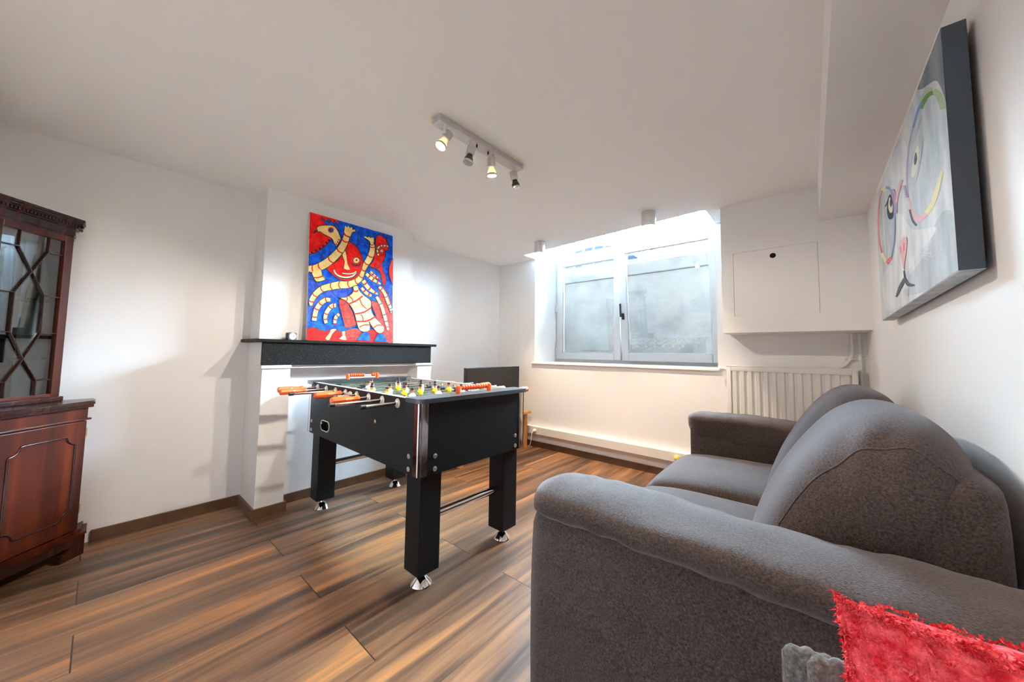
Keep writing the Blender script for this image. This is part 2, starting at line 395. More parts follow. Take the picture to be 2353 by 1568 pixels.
# parked car
car = thing('car', 'blue parked car on the street behind the railing', 'car', (-3.85, 8.5, 2.36), (0, 0, 0))
CARB = mat('blue_grey_car_paint', (.16, .24, .34, 1), .25, .3, coat=.6); CARG = mat('dark_car_glass', (.02, .04, .07, 1), .08)
bm = new(); prism(bm, smooth_path([(-2.05, .25), (-2.1, .55), (-2.0, .78), (-1.35, .86), (.95, .86), (1.85, .74), (2.1, .55), (2.08, .25)], 5), -.85, .85, M=XZ); obj('body', bm, CARB, car, frame=car, smooth=50)
bm = new(); prism(bm, smooth_path([(-1.45, .86), (-1.1, 1.25), (-.4, 1.38), (.3, 1.30), (1.0, .86)], 5), -.70, .70, M=XZ); obj('cabin', bm, CARG, car, frame=car, smooth=50)
for sx_ in (-1.3, 1.3):
    for sy_ in (-.78, .78):
        bm = new(); lathe(bm, [(.31, -.1), (.33, -.08), (.33, .08), (.31, .1)], (sx_, sy_, .33), (0, 1, 0), 24); obj('wheel', bm, BLACKP, car, frame=car, smooth=40)

# ------------------------------------------------------------------ sofa
def fabric(name, c0, c1):
    m = bpy.data.materials.new(name); m.use_nodes = True; nt = m.node_tree; N = nt.nodes; L = nt.links; p = N['Principled BSDF']
    t = N.new('ShaderNodeTexCoord')
    n = N.new('ShaderNodeTexNoise'); n.inputs['Scale'].default_value = 260; n.inputs['Detail'].default_value = 3; L.new(t.outputs['Object'], n.inputs['Vector'])
    n2 = N.new('ShaderNodeTexNoise'); n2.inputs['Scale'].default_value = 4; n2.inputs['Detail'].default_value = 3; L.new(t.outputs['Object'], n2.inputs['Vector'])
    a = N.new('ShaderNodeMath'); a.operation = 'MULTIPLY_ADD'; L.new(n2.outputs['Fac'], a.inputs[0]); a.inputs[1].default_value = .25; 
    b_ = N.new('ShaderNodeMath'); b_.operation = 'MULTIPLY'; L.new(n.outputs['Fac'], b_.inputs[0]); b_.inputs[1].default_value = .85; L.new(b_.outputs[0], a.inputs[2])
    r = N.new('ShaderNodeValToRGB'); r.color_ramp.elements[0].position = .3; r.color_ramp.elements[1].position = .75
    r.color_ramp.elements[0].color = c0; r.color_ramp.elements[1].color = c1; L.new(a.outputs[0], r.inputs[0]); L.new(r.outputs[0], p.inputs['Base Color'])
    p.inputs['Roughness'].default_value = .85; p.inputs['Specular IOR Level'].default_value = .2
    p.inputs['Sheen Weight'].default_value = .28; p.inputs['Sheen Roughness'].default_value = .45; p.inputs['Sheen Tint'].default_value = (.8, .8, .85, 1)
    n3 = N.new('ShaderNodeTexNoise'); n3.inputs['Scale'].default_value = 420; n3.inputs['Detail'].default_value = 2; L.new(t.outputs['Object'], n3.inputs['Vector'])
    b = N.new('ShaderNodeBump'); b.inputs['Strength'].default_value = .5; b.inputs['Distance'].default_value = .002; L.new(n3.outputs['Fac'], b.inputs['Height']); L.new(b.outputs[0], p.inputs['Normal'])
    return m
FAB = fabric('taupe_grey_weave', (.016, .0095, .0078, 1), (.104, .073, .062, 1))
sofa = thing('sofa', 'dark taupe fabric two seat sofa with rolled arms along the right wall', 'sofa', (-.16, 1.67, 0))
SX0, SX1, SY0, SY1 = -.575, .262, .762, 2.600
def loft(bm, stations, close_ends=True):
    rings = [[bm.verts.new(p) for p in st] for st in stations]; n = len(rings[0])
    for a, b in zip(rings[:-1], rings[1:]):
        for i in range(n): bm.faces.new((a[i], a[(i + 1) % n], b[(i + 1) % n], b[i]))
    if close_ends: bm.faces.new(rings[0][::-1]); bm.faces.new(rings[-1])
    bmesh.ops.recalc_face_normals(bm, faces=bm.faces[:])
# base
bm = new(); box(bm, (SX0 + .03, SY0 + .03, .035), (SX1 - .01, SY1 - .03, .34), .025, seg=3); obj('base', bm, FAB, sofa, smooth=50)
for px_, py_ in ((SX0 + .08, SY0 + .09), (SX0 + .08, SY1 - .09), (SX1 - .08, SY0 + .09), (SX1 - .08, SY1 - .09)):
    bm = new(); lathe(bm, [(.028, 0), (.032, .036)], (px_, py_, 0), (0, 0, 1), 16); obj('foot', bm, BLACKP, sofa, smooth=40)
# backrest frame
bm = new(); st = []; BP = smooth_path([(p[0], 0, p[1]) for p in ((.0, .30), (.055, .50), (.125, .72), (.170, .82), (.210, .865), (.248, .850), (.264, .78), (.266, .30), (.255, .06), (.10, .05), (.0, .06))], 4, True); BC = Vector((.15, 0, .45))
for i in range(33):
    t = -1 + 2 * i / 32; sn = math.sin(t * PI / 2); sc = max(.001, 1 - abs(sn) ** 16) ** .3; ring = []
    for p in BP:
        q = BC + Vector(((p.x - BC.x) * (.55 + .45 * sc), 0, (p.z - BC.z) * (.86 + .14 * sc))) if sc > .01 else BC + (p - BC) * .02
        q.y = 1.705 + .705 * sn; ring.append(q)
    st.append(ring)
loft(bm, st)
obj('backrest', bm, FAB, sofa, smooth=60)
# arms: side panel and rolled top
def arm(y_out, sgn):
    yc = y_out + sgn * .115
    bm = new()
    def d1(p, s):
        q = p.copy(); q.y += -sgn * .012 * (1 - s.z * s.z) * (1 if s.y * sgn < 0 else .3) + .004 * fnoise(p + Vector((y_out, 0, 0)), 3.0); return q
    puffbox(bm, ((SX0 + SX1) / 2 - .005, yc + sgn * .004, .345), ((SX1 - SX0) / 2 + .007, .112, .315), .028, 12, d1)
    pa = obj('arm_panel', bm, FAB, sofa, smooth=60)
    bm = new(); st = []
    n = 46
    for i in range(n + 1):
        t = i / n; x = SX0 - .032 + (SX1 - SX0 + .020) * t
        e0 = min(1, t * n / 4); k = math.sqrt(max(0.0, 1 - (1 - e0) ** 2.6)) if e0 < 1 else 1
        k = max(k, .02) if i else .45
        ring = []
        for j in range(40):
            a = 2 * PI * j / 40; ca, sa = math.cos(a), math.sin(a)
            inner = .5 + .5 * ca * sgn
            ry = .124 * k; rz = (.046 if sa > 0 else .032 + .155 * inner ** 1.5) * (k if k > .5 else .5 * k + .25)
            e = 2 / 2.5
            py = math.copysign(abs(ca) ** e, ca) * ry; pz = math.copysign(abs(sa) ** e, sa) * rz
            zz = .678 - .006 * t
            q = Vector((x, yc + sgn * .002 + py, zz + pz))
            q += Vector((0, 1, 1)) * (.008 * fnoise(Vector((x * 5, q.y * 9, q.z * 9)), 1) + .0045 * fnoise(Vector((x * 24, q.y * 7, q.z * 7)), 1))
            ring.append(q)
        st.append(ring)
    loft(bm, st); r = obj('armrest', bm, FAB, sofa, smooth=70)
arm(SY0, 1); arm(SY1, -1)
# seat cushions
for k, (ya, yb) in enumerate(((1.005, 1.678), (1.684, 2.357))):
    bm = new(); hy = (yb - ya) / 2
    def d2(p, s, k=k):
        q = p.copy(); e = (1 - s.x ** 4) * (1 - s.y ** 4)
        q.z += (.040 * e if s.z > 0 else 0) + .008 * fnoise(p + Vector((k * 3, 0, 0)), 5) * (s.z > -.2)
        q.z += .006 * math.sin(p.y * 46 + 3 * fnoise(p, 4)) * max(0, s.x - .45) * (s.z > 0)
        q.z -= .018 * max(0, -s.x - .55) * (s.z > .2)
        q.x -= .030 * (1 - s.y ** 4) * (s.x < -.5) * (1 - s.z * s.z * .7); return q
    puffbox(bm, (-.235, (ya + yb) / 2, .405), (.385, hy, .085), .06, 16, d2); obj('seat_cushion', bm, FAB, sofa, smooth=70)
# back cushions: fat rounded profile lofted along y
PROF = [(-.168, .475), (-.158, .545), (-.128, .640), (-.078, .745), (-.018, .842), (.045, .915), (.105, .952), (.160, .955), (.210, .930), (.243, .880), (.252, .800), (.240, .700), (.205, .600), (.150, .520), (.060, .462), (-.060, .440), (-.130, .448)]
prof = smooth_path([(p[0], 0, p[1]) for p in PROF], 5, True)
PC = Vector((.085, 0, .70))
for k, (ya, yb) in enumerate(((1.000, 1.690), (1.688, 2.372))):
    bm = new(); st = []; n = 44
    for i in range(n + 1):
        t = -1 + 2 * i / n; y = (ya + yb) / 2 + (yb - ya) / 2 * math.sin(t * PI / 2) ; tt = abs(math.sin(t * PI / 2))
        sc = max(1e-7, (1 - tt ** 4.5)) ** .36 * (1 - .04 * tt ** 2)
        ring = []
        for p in prof:
            q = PC + (p - PC) * sc; q.y = y
            if k == 0:                                     # the near end leans towards the arm and droops at its upper corner
                q.y -= .085 * max(0, min(1, (p.z - .74) / .16)) ** 1.5 * max(0, -t) ** 2 * max(0, p.x + .02) / .25 * min(1, sc * 1.1) ** 2
            wr = .010 * fnoise(Vector((q.x * 3, q.y * 3, q.z * 3)), 1.2)
            hi = max(0, (p.z - .70) / .26)
            wr += .0095 * math.sin((p.x * .8 - p.z * .4) * 80 + 6 * noise.noise(Vector((q.x * 5, q.y * 5 + k * 7, q.z * 5)))) * tt ** 4 * (1 if tt < .985 else .3) * hi
            lo = max(0, 1 - abs(p.z - .56) / .12)
            wr += .009 * math.sin(p.z * 70 + 7 * noise.noise(Vector((q.x * 4, q.y * 4, q.z * 4)))) * tt ** 6 * lo
            q += (p - PC).normalized() * wr; ring.append(q)
        st.append(ring)
    seam = [PC + (q - PC) * 1.0 for q in st[8]]
    loft(bm, st); bc = obj('back_cushion', bm, FAB, sofa, smooth=75)
    bm = new(); tube(bm, seam + seam[:2], .0022, 6); obj('piping', bm, FAB, bc, smooth=60)

# ------------------------------------------------------------------ radiator and pipes
RADW = mat('cream_radiator_enamel', (.78, .775, .75, 1), .35)
rad = thing('radiator', 'white ribbed panel radiator on the wall under the boxed cupboard', 'radiator', (-.14, D, .30))
bm = new(); rx0, rx1, rz0, rz1 = -.519, .232, .30, .997; yf = 3.225
frame_ring(bm, rx0, rz0, rx1, rz1, .030, .030, .05, .04, yf, yf + .018, .004)
npr = 14; pw = (rx1 - rx0 - .06) / npr
poly = [(rx0 + .03, yf + .016)]
for i in range(npr):
    xa = rx0 + .03 + i * pw
    poly += [(xa + pw * .10, yf + .016), (xa + pw * .26, yf + .001), (xa + pw * .74, yf + .001), (xa + pw * .90, yf + .016)]
poly += [(rx1 - .03, yf + .016), (rx1 - .03, yf + .022), (rx0 + .03, yf + .022)]
prism(bm, poly, rz0 + .05, rz1 - .04); obj('front_panel', bm, RADW, rad, smooth=25)
bm = new(); box(bm, (rx0 + .005, yf + .020, rz0 + .005), (rx1 - .005, yf + .055, rz1 - .012), .003); obj('rear_panel', bm, RADW, rad)
bm = new(); box(bm, (rx0 - .004, yf - .002, rz1 - .006), (rx1 + .004, yf + .060, rz1 + .004), .003); obj('top_cover', bm, RADW, rad)
for x in (rx0 + .15, rx1 - .05):
    bm = new(); box(bm, (x - .015, yf + .055, rz0 + .08), (x + .015, D, rz1 - .10)); obj('wall_bracket', bm, RADW, rad)
bm = new(); cyl(bm, (rx0 + .004, yf + .045, .968), (rx0 - .030, yf + .045, .968), .011, 12); lathe(bm, [(.014, 0), (.019, .006), (.019, .034), (.012, .040)], (rx0 - .026, yf + .045, .968), (-.85, -.5, 0), 18); obj('valve', bm, PLASTIC_W, rad, smooth=40)
def pipe(label, pts, clampz, px_):
    t = thing('heating_pipe', label, 'pipe', pts[-1], group=None)
    bm = new(); tube(bm, smooth_path(pts, 8), .0095, 12); obj('pipe', bm, RADW, t, smooth=50)
    bm = new(); cyl(bm, (px_[0] - .026, px_[1] + .004, clampz), (px_[0] + .026, px_[1] + .004, clampz), .006, 10); cyl(bm, (px_[0], px_[1], clampz - .007), (px_[0], px_[1], clampz + .007), .013, 12)
    cyl(bm, (px_[0], px_[1] + .01, clampz), (px_[0], D - .001, clampz), .005, 8); obj('pipe_clip', bm, RADW, t, smooth=40)
pipe('white heating pipe that bends left into the radiator below the boxed cupboard', [(.213, 3.303, 1.243), (.213, 3.303, 1.12), (.205, 3.303, 1.075), (.18, 3.303, 1.03), (.13, 3.303, .99), (.08, 3.303, .955), (.075, 3.303, .90)], 1.066, (.203, 3.303))
pipe('straight white heating pipe in the corner beside the right wall', [(.252, 3.303, 1.243), (.252, 3.303, .6), (.252, 3.303, 0.0)], 1.066, (.252, 3.303))

# ------------------------------------------------------------------ boxed cupboard in the corner
cup = thing('wall_cupboard', 'white boxed cupboard with flush door and finger hole over the radiator', 'cupboard', (-.10, D, 1.2435))
bx0, by, bz = -.497, 2.9885, 1.2435; dx0, dx1, dz0, dz1 = -.421, .053, 1.361, 1.831
bm = new()
for lo, hi in (((bx0, by, bz), (dx0, by + .018, ZC)), ((dx1, by, bz), (C, by + .018, ZC)), ((dx0, by, bz), (dx1, by + .018, dz0)), ((dx0, by, dz1), (dx1, by + .018, ZC)),
               ((bx0, by + .018, bz), (bx0 + .018, D, ZC)), ((bx0 + .018, by + .018, bz), (C, D, bz + .018))): box(bm, lo, hi)
obj('casing', bm, PAINT, cup)
bm = new(); box(bm, (dx0 - .01, by + .030, dz0 - .01), (dx1 + .01, by + .034, dz1 + .01)); obj('gap_shade', bm, BLACK_GAP, cup)  # black sheet behind the door, painted shade for the gap round it
bm = new(); box(bm, (dx0 + .0022, by, dz0 + .0006), (dx1 - .0016, by + .018, dz1 - .0016)); dr = obj('door', bm, PAINT, cup)
bm = new(); lathe(bm, [(.0175, 0), (.0175, .001)], (-.184, by - .0005, 1.777), (0, 1, 0), 28); obj('finger_hole_shade', bm, BLACK_GAP, dr)  # black disc on the door face stands in for the hole's shade

# ------------------------------------------------------------------ cable trunking
tr = thing('cable_trunking', 'white cable trunking with sockets running along the wall under the window', 'trunking', (-1.7, D, .14))
bm = new(); box(bm, (-2.86, D - .052, .150), (-.45, D - .001, .238), .006); obj('cover', bm, PLASTIC_W, tr)
def outlet(x, z, par):
    bm = new(); lathe(bm, [(.024, 0), (.024, .004), (.021, .0045), (.019, -.004), (.001, -.004)], (x, D - .0525, z), (0, -1, 0), 20)
    for q in (-.009, .009): cyl(bm, (x + q, D - .0535, z - .002), (x + q, D - .049, z - .002), .0028, 8, 1)
    obj('socket_outlet', bm, [PLASTIC_W, BLACK_GAP], par, smooth=40)
for (xa, xb, xs) in ((-2.72, -2.36, (-2.60, -2.545, -2.49)), (-1.03, -.86, (-.965, -.91))):
    bm = new(); box(bm, (xa, D - .056, .152), (xb, D - .050, .236), .003); so = obj('socket_plate', bm, PLASTIC_W, tr)
    for x in xs: outlet(x, .193, so)
plug = thing('power_plug', 'white plug in the trunking with its cable hanging to the floor', 'plug', (-2.435, D - .055, .19))
bm = new(); lathe(bm, [(.020, 0), (.021, .012), (.014, .034), (.008, .040)], (-2.435, D - .056, .193), (0, -1, 0), 16); obj('plug_body', bm, PLASTIC_W, plug, smooth=40)
bm = new(); tube(bm, smooth_path([(-2.435, 3.225, .190), (-2.436, 3.205, .165), (-2.44, 3.20, .10), (-2.455, 3.20, .045), (-2.50, 3.215, .012), (-2.56, 3.225, .005), (-2.70, 3.23, .005)], 7), .0035, 8); obj('cable', bm, PLASTIC_W, plug, smooth=60)
plug2 = tag(obj('power_plug', (lambda b: (lathe(b, [(.021, 0), (.022, .02), (.015, .036), (.008, .042)], (-.91, D - .057, .193), (0, -1, 0), 16), b)[1])(new()), mat('yellow_plastic', (.75, .60, .08, 1), .4), smooth=40), 'yellow plug in the trunking socket behind the sofa seat', 'plug')

# ------------------------------------------------------------------ television on its bench in the alcove
bench = thing('tv_bench', 'low honey oak bench under the television in the alcove', 'bench', (-2.78, 2.72, 0))
bm = new(); box(bm, (-3.05, 2.13, .388), (-2.462, 3.225, .415), .004); obj('top', bm, PINE, bench)
for x in (-3.02, -2.54):
    for y in (2.20, 3.155):
        bm = new(); box(bm, (x, y, 0), (x + .045, y + .045, .388), .003); obj('leg', bm, PINE, bench)
bm = new(); box(bm, (-3.01, 2.21, .30), (-2.99, 3.19, .388)); box(bm, (-2.525, 2.245, .335), (-2.507, 3.155, .388)); obj('rail', bm, PINE, bench)
tv = thing('television', 'black flat television standing on the bench in the alcove', 'television', (-2.72, 2.86, .415))
SCR = mat('dark_screen', (.012, .012, .012, 1), .22, bump=(300, .02))
bm = new(); box(bm, (-2.735, 2.432, .455), (-2.700, 3.290, .912), .004); obj('bezel', bm, BLACKP, tv)
bm = new(); box(bm, (-2.701, 2.442, .475), (-2.698, 3.280, .905)); obj('screen', bm, SCR, tv)
bm = new(); box(bm, (-2.79, 2.60, .52), (-2.735, 3.12, .80), .012); obj('housing', bm, BLACKP, tv)
for y in (2.62, 3.10):
    bm = new(); box(bm, (-2.83, y - .012, .415), (-2.61, y + .012, .428), .003); box(bm, (-2.728, y - .012, .42), (-2.712, y + .012, .47), .002); obj('stand_foot', bm, BLACKP, tv)

# ------------------------------------------------------------------ mantelpiece
man = thing('mantelpiece', 'black bluestone mantelpiece with deep frieze on white piers', 'mantelpiece', (XL, 1.35, .948))
bm = new(); prism(bm, [(A, .642), (-2.706, .642), (-2.706, 2.058), (A, 2.058), (A, Y1 + .002), (XU + .001, Y1 + .002), (XU + .001, .690), (A, .690)], 1.1205, 1.142); b2 = bm
bmesh.ops.bevel(bm, geom=[e for e in bm.edges if e.calc_length() > .3], offset=.003, segments=2, affect='EDGES'); obj('slab', bm, STONE, man)
bm = new(); box(bm, (XL - .0235, .684, .969), (XL, 2.009, 1.120), .0035); obj('frieze', bm, STONE, man)
for ya, yb in ((.682, .855), (1.842, 2.018)):
    bm = new(); box(bm, (XU + .002, ya, .9485), (XL + .012, yb, .9685), .003); obj('pier_cap', bm, TRIMW, man)
clock = thing('alarm_clock', 'small black square clock with round white dial standing on the mantelpiece', 'clock', (-2.775, .862, 1.142))
M = Matrix.Translation((-2.775, .862, 1.142)) @ Matrix.Rotation(math.radians(18), 4, 'Z')
bm = new(); prism(bm, rounded_rect(-.029, 0, .029, .052, .008), -.016, .016, M=YZ); bmesh.ops.bevel(bm, geom=bm.edges[:], offset=.001, segments=1, affect='EDGES'); obj('case', bm, mat('black_clock_case', (.018, .018, .022, 1), .4), clock, frame=M, smooth=35)
bm = new(); lathe(bm, [(.0235, 0), (.0235, .0015)], (.0161, 0, .0255), (1, 0, 0), 32)
dial = obj('dial', bm, mat('white_dial', (.82, .83, .78, 1), .5), clock, frame=M)
bm = new()
for h in range(12):
    a = h * PI / 6; box(bm, (.0176, -.0008, -.0008), (.0180, .0008, .0008))
    for v in bm.verts[-8:]: v.co += Vector((0, .0195 * math.sin(a), .0255 + .0195 * math.cos(a)))
obj('hour_marks', bm, BLACKP, dial, frame=M)
for a, l, wd in ((78, .017, .0013), (72, .011, .0018), (153, .019, .0005)):
    bm = new(); a = math.radians(a); R = Matrix.Rotation(-a, 4, 'X')
    box(bm, (.0182, -wd, -.004), (.0188, wd, l), 0); bm.transform(Matrix.Translation((0, 0, .0255)) @ R); obj('hand', bm, BLACKP, dial, frame=M)

# ------------------------------------------------------------------ paintings
def homog(src, dst):
    Am, bv = [], []
    for (x, y), (u, v) in zip(src, dst):
        Am += [[x, y, 1, 0, 0, 0, -u * x, -u * y], [0, 0, 0, x, y, 1, -v * x, -v * y]]; bv += [u, v]
    h = np.linalg.solve(np.array(Am, float), np.array(bv, float)); return np.append(h, 1).reshape(3, 3)
class Art:
    """flat painted shapes on a canvas; drawn in the coordinates of a sketch, mapped to metres on the canvas."""
    def __init__(s, src, w_, h_, mats):
        s.H = homog(src, [(0, h_), (w_, h_), (w_, 0), (0, 0)]); s.w, s.h = w_, h_
        s.bm = new(); s.names = list(mats); s.mats = [mats[k] for k in s.names]; s.lv = 0
    def pt(s, p):
        q = s.H @ np.array([p[0], p[1], 1.0]); u, v = q[0] / q[2], q[1] / q[2]
        return min(max(u, 0.0005), s.w - .0005), min(max(v, 0.0005), s.h - .0005)
    def face(s, pts, c):
        vs = [s.bm.verts.new((*s.pt(p), s.lv * .000035)) for p in pts]
        try: f = s.bm.faces.new(vs); f.material_index = s.names.index(c)
        except ValueError: pass
    def fill(s, pts, c, sm=5, out=None, ow=7):
        P = [(p[0], p[1], 0) for p in pts]
        P = [(q.x, q.y) for q in smooth_path(P, sm, True)] if sm else [(p[0], p[1]) for p in pts]
        s.lv += 1; s.face(P, c)
        if out: s.stroke([(p[0], p[1]) for p in P] + [P[0], P[1]], ow, out, 0)
    def ribbon(s, P, ws):
        L, R = [], []
        for i, p in enumerate(P):
            a, b = P[max(i - 1, 0)], P[min(i + 1, len(P) - 1)]; dx, dy = b[0] - a[0], b[1] - a[1]; l = math.hypot(dx, dy) or 1
            nx, ny = -dy / l * ws[i] / 2, dx / l * ws[i] / 2; L.append((p[0] + nx, p[1] + ny)); R.append((p[0] - nx, p[1] - ny))
        return L, R
    def stroke(s, pts, w_, c, sm=5):
        P = [(q.x, q.y) for q in smooth_path([(p[0], p[1], 0) for p in pts], sm)] if sm else pts
        ws = w_ if isinstance(w_, list) else [w_] * len(P)
        if len(ws) != len(P): ws = list(np.interp(np.linspace(0, 1, len(P)), np.linspace(0, 1, len(ws)), ws))
        L, R = s.ribbon(P, ws); s.lv += 1
        for i in range(len(P) - 1): s.face([L[i], L[i + 1], R[i + 1], R[i]], c)
    def limb(s, pts, ws, c, stripe=None, at=(), sw=.03, out='black', ow=7, bend=.35):
        P = [(q.x, q.y) for q in smooth_path([(p[0], p[1], 0) for p in pts], 6)]
        W_ = list(np.interp(np.linspace(0, 1, len(P)), np.linspace(0, 1, len(ws)), ws))
        ext = [w0 + 2 * ow for w0 in W_]
        e0 = (P[0][0] + (P[0][0] - P[1][0]) / (math.dist(P[0], P[1]) or 1) * ow, P[0][1] + (P[0][1] - P[1][1]) / (math.dist(P[0], P[1]) or 1) * ow)
        e1 = (P[-1][0] + (P[-1][0] - P[-2][0]) / (math.dist(P[-1], P[-2]) or 1) * ow, P[-1][1] + (P[-1][1] - P[-2][1]) / (math.dist(P[-1], P[-2]) or 1) * ow)
        s.stroke([e0] + P + [e1], [ext[0]] + ext + [ext[-1]], out, 0); s.stroke(P, W_, c, 0)
        n = len(P) - 1
        for t in at:
            i = t * n; k = min(int(i), n - 1); f = i - k
            x, y = P[k][0] + (P[k + 1][0] - P[k][0]) * f, P[k][1] + (P[k + 1][1] - P[k][1]) * f
            dx, dy = P[k + 1][0] - P[k][0], P[k + 1][1] - P[k][1]; l = math.hypot(dx, dy) or 1; dx, dy = dx / l, dy / l
            hw = W_[k] / 2; b = bend * hw
            q = [(x - dy * hw * g + dx * b * (1 - g * g), y + dx * hw * g + dy * b * (1 - g * g)) for g in (-1, -.5, 0, .5, 1)]
            s.stroke(q, sw * 1000, stripe, 3)
    def disc(s, c, r, col, n=20, ry=None):
        s.fill([(c[0] + r * math.cos(2 * PI * i / n), c[1] + (ry or r) * math.sin(2 * PI * i / n)) for i in range(n)], col, 0)
    def build(s, name, parent, M):
        return obj(name, s.bm, s.mats, parent, frame=M)

def brushed(name, c, c2, sc=30): return mat(name, c, .65, spec=.2, noise_col=(sc, c2, .40, .62), bump=(70, .08))
AM = {'blue': brushed('cobalt_paint', srgb(0, 66, 190), srgb(10, 104, 240)), 'dblue': brushed('ultramarine_paint', srgb(44, 64, 160), srgb(58, 96, 204)),
      'red': brushed('vermilion_paint', srgb(222, 8, 6), srgb(250, 28, 18)), 'lred': brushed('light_red_paint', srgb(218, 48, 42), srgb(240, 74, 62)),
      'cream': brushed('cream_paint', srgb(250, 208, 122), srgb(255, 226, 158)), 'black': mat('black_paint', srgb(34, 22, 26), .5), 'teal': mat('teal_paint', srgb(44, 84, 104), .5), 'white': mat('pale_paint', srgb(236, 226, 180), .5),
      'brown': mat('brown_paint', srgb(94, 34, 28), .5)}
art = Art([(97, 92), (980, 333), (975, 1472), (65, 1445)], .680, .962, AM)
a1 = lambda *P: [(x * .4707, y * .4707 + 46.1) for x, y in P]
a2 = lambda *P: [(x * .4707 + 461.3, y * .4707 + 46.1) for x, y in P]
a3 = lambda *P: [(x * .4707, y * .4707 + 738) for x, y in P]
a4 = lambda *P: [(x * .4707 + 461.3, y * .4707 + 738) for x, y in P]
art.fill([(97, 92), (980, 333), (975, 1472), (65, 1445)], 'blue', 0)
art.fill([(80, 740), (170, 830), (330, 890), (420, 930), (400, 1010), (300, 1000), (180, 1100), (75, 1270), (60, 1270)], 'dblue', 4)
art.fill([(845, 880), (985, 860), (985, 1140), (960, 1110), (890, 980)], 'dblue', 3)
art.fill([(340, 900), (545, 885), (545, 940), (500, 985), (410, 1000), (360, 970)], 'dblue', 4, 'black', 6)
for q in ([(640, 250), (610, 310), (608, 370), (622, 425)], [(585, 450), (620, 415), (680, 408), (735, 425)], [(918, 322), (918, 380), (940, 430), (985, 470)], [(870, 665), (905, 648), (940, 655)], [(915, 965), (945, 925), (985, 915)], [(80, 805), (130, 810), (175, 860), (180, 895)], [(185, 840), (270, 805), (330, 820), (350, 835)]): art.stroke(q, 7, 'black')
for cx, cy, r in ((690, 480, 55), (240, 520, 60), (150, 600, 55), (660, 350, 60), (880, 610, 50), (140, 900, 60), (480, 960, 45), (340, 1080, 50), (430, 1220, 40), (300, 750, 45), (930, 1000, 40), (560, 320, 40), (870, 760, 35)):
    for k in range(3): art.stroke([(cx + (r - 15 * k) * math.cos(t), cy + (r - 15 * k) * .8 * math.sin(t)) for t in np.linspace(-2.6, -.4, 7)], 3, 'dblue' if k % 2 else 'blue', 3)
art.fill([(97, 92), (396, 173), (398, 250), (400, 330), *a1((690, 690), (640, 770), (560, 850), (460, 930), (340, 1010), (190, 1062)), (84, 540)], 'red', 0)
art.stroke(a1((690, 690), (640, 770), (560, 850), (460, 930), (340, 1010), (190, 1062)), 8, 'brown')
for x, y in ((640, 725), (580, 785), (510, 855), (430, 920), (345, 955), (250, 1005)): art.stroke(a1((x - 22, y - 14), (x + 22, y + 26)), 17, 'black', 2)
art.stroke(a1((400, 1000), (470, 1060), (510, 1150)), 8, 'brown')
for q in (((450, 220), (520, 310), (580, 388), (690, 388), (640, 345), (560, 290)), ((600, 238), (610, 310), (660, 365), (750, 405), (735, 350), (660, 280)), ((755, 285), (752, 370), (800, 440), (845, 520), (855, 440), (835, 370))):
    art.fill(a1(*q), 'blue', 3, 'black', 6)
art.fill(a1((350, 480), (390, 425), (480, 398), (680, 393), (770, 430), (830, 510), (880, 620), (900, 700), (860, 780), (800, 860), (750, 800), (700, 695), (600, 640), (520, 600), (440, 545), (375, 538)), 'cream', 4, 'black', 7)
art.fill(a1((350, 478), (310, 530), (283, 578), (330, 565), (378, 535), (380, 500)), 'black', 3); art.fill(a1((350, 485), (330, 515), (360, 525), (374, 505)), 'teal', 3)
art.fill(a1(*[(680 + (84 if i % 2 else 52) * math.cos(i * PI / 12), 500 + (84 if i % 2 else 52) * math.sin(i * PI / 12)) for i in range(24)]), 'red', 0); art.disc(a1((682, 500))[0], 22, 'black'); art.disc(a1((682, 500))[0], 17, 'blue')
for p in ((860, 720), (830, 770), (795, 815)): art.disc(a1(p)[0], 9, 'red', 10)
# big face
art.fill([(505, 405), (545, 418), (590, 452), (630, 515), (658, 600), (660, 690), (640, 755), (590, 800), (520, 822), (450, 815), (380, 788), (320, 738), (275, 690), (340, 640), (400, 590), (450, 500)], 'red', 4, 'black', 8)
art.fill([(470, 495), (487, 560), (497, 640), (523, 703), (455, 690), (464, 620), (438, 545)], 'cream', 2, 'black', 5)
art.stroke([(350, 700), (368, 742), (410, 774), (480, 787), (545, 775), (580, 745), (592, 715)], 26, 'black'); art.stroke([(352, 704), (370, 742), (412, 770), (480, 782), (543, 770), (576, 742), (589, 718)], 15, 'white')
art.stroke([(434, 737), (500, 746), (560, 737), (592, 712)], 20, 'black'); art.stroke([(440, 737), (500, 745), (556, 737), (588, 716)], 11, 'white')
for i in range(9): art.stroke([(548 + i * 11, 648 + 6 * math.sin(i)), (546 + i * 11, 672)], 3, 'black', 0)
art.stroke([(532, 620), (552, 642), (590, 655), (625, 645), (642, 615)], [4, 16, 18, 16, 4], 'black'); art.disc((588, 600), 38, 'black', 24, 36); art.disc((588, 600), 32, 'cream', 24, 30); art.disc((590, 598), 10, 'brown')
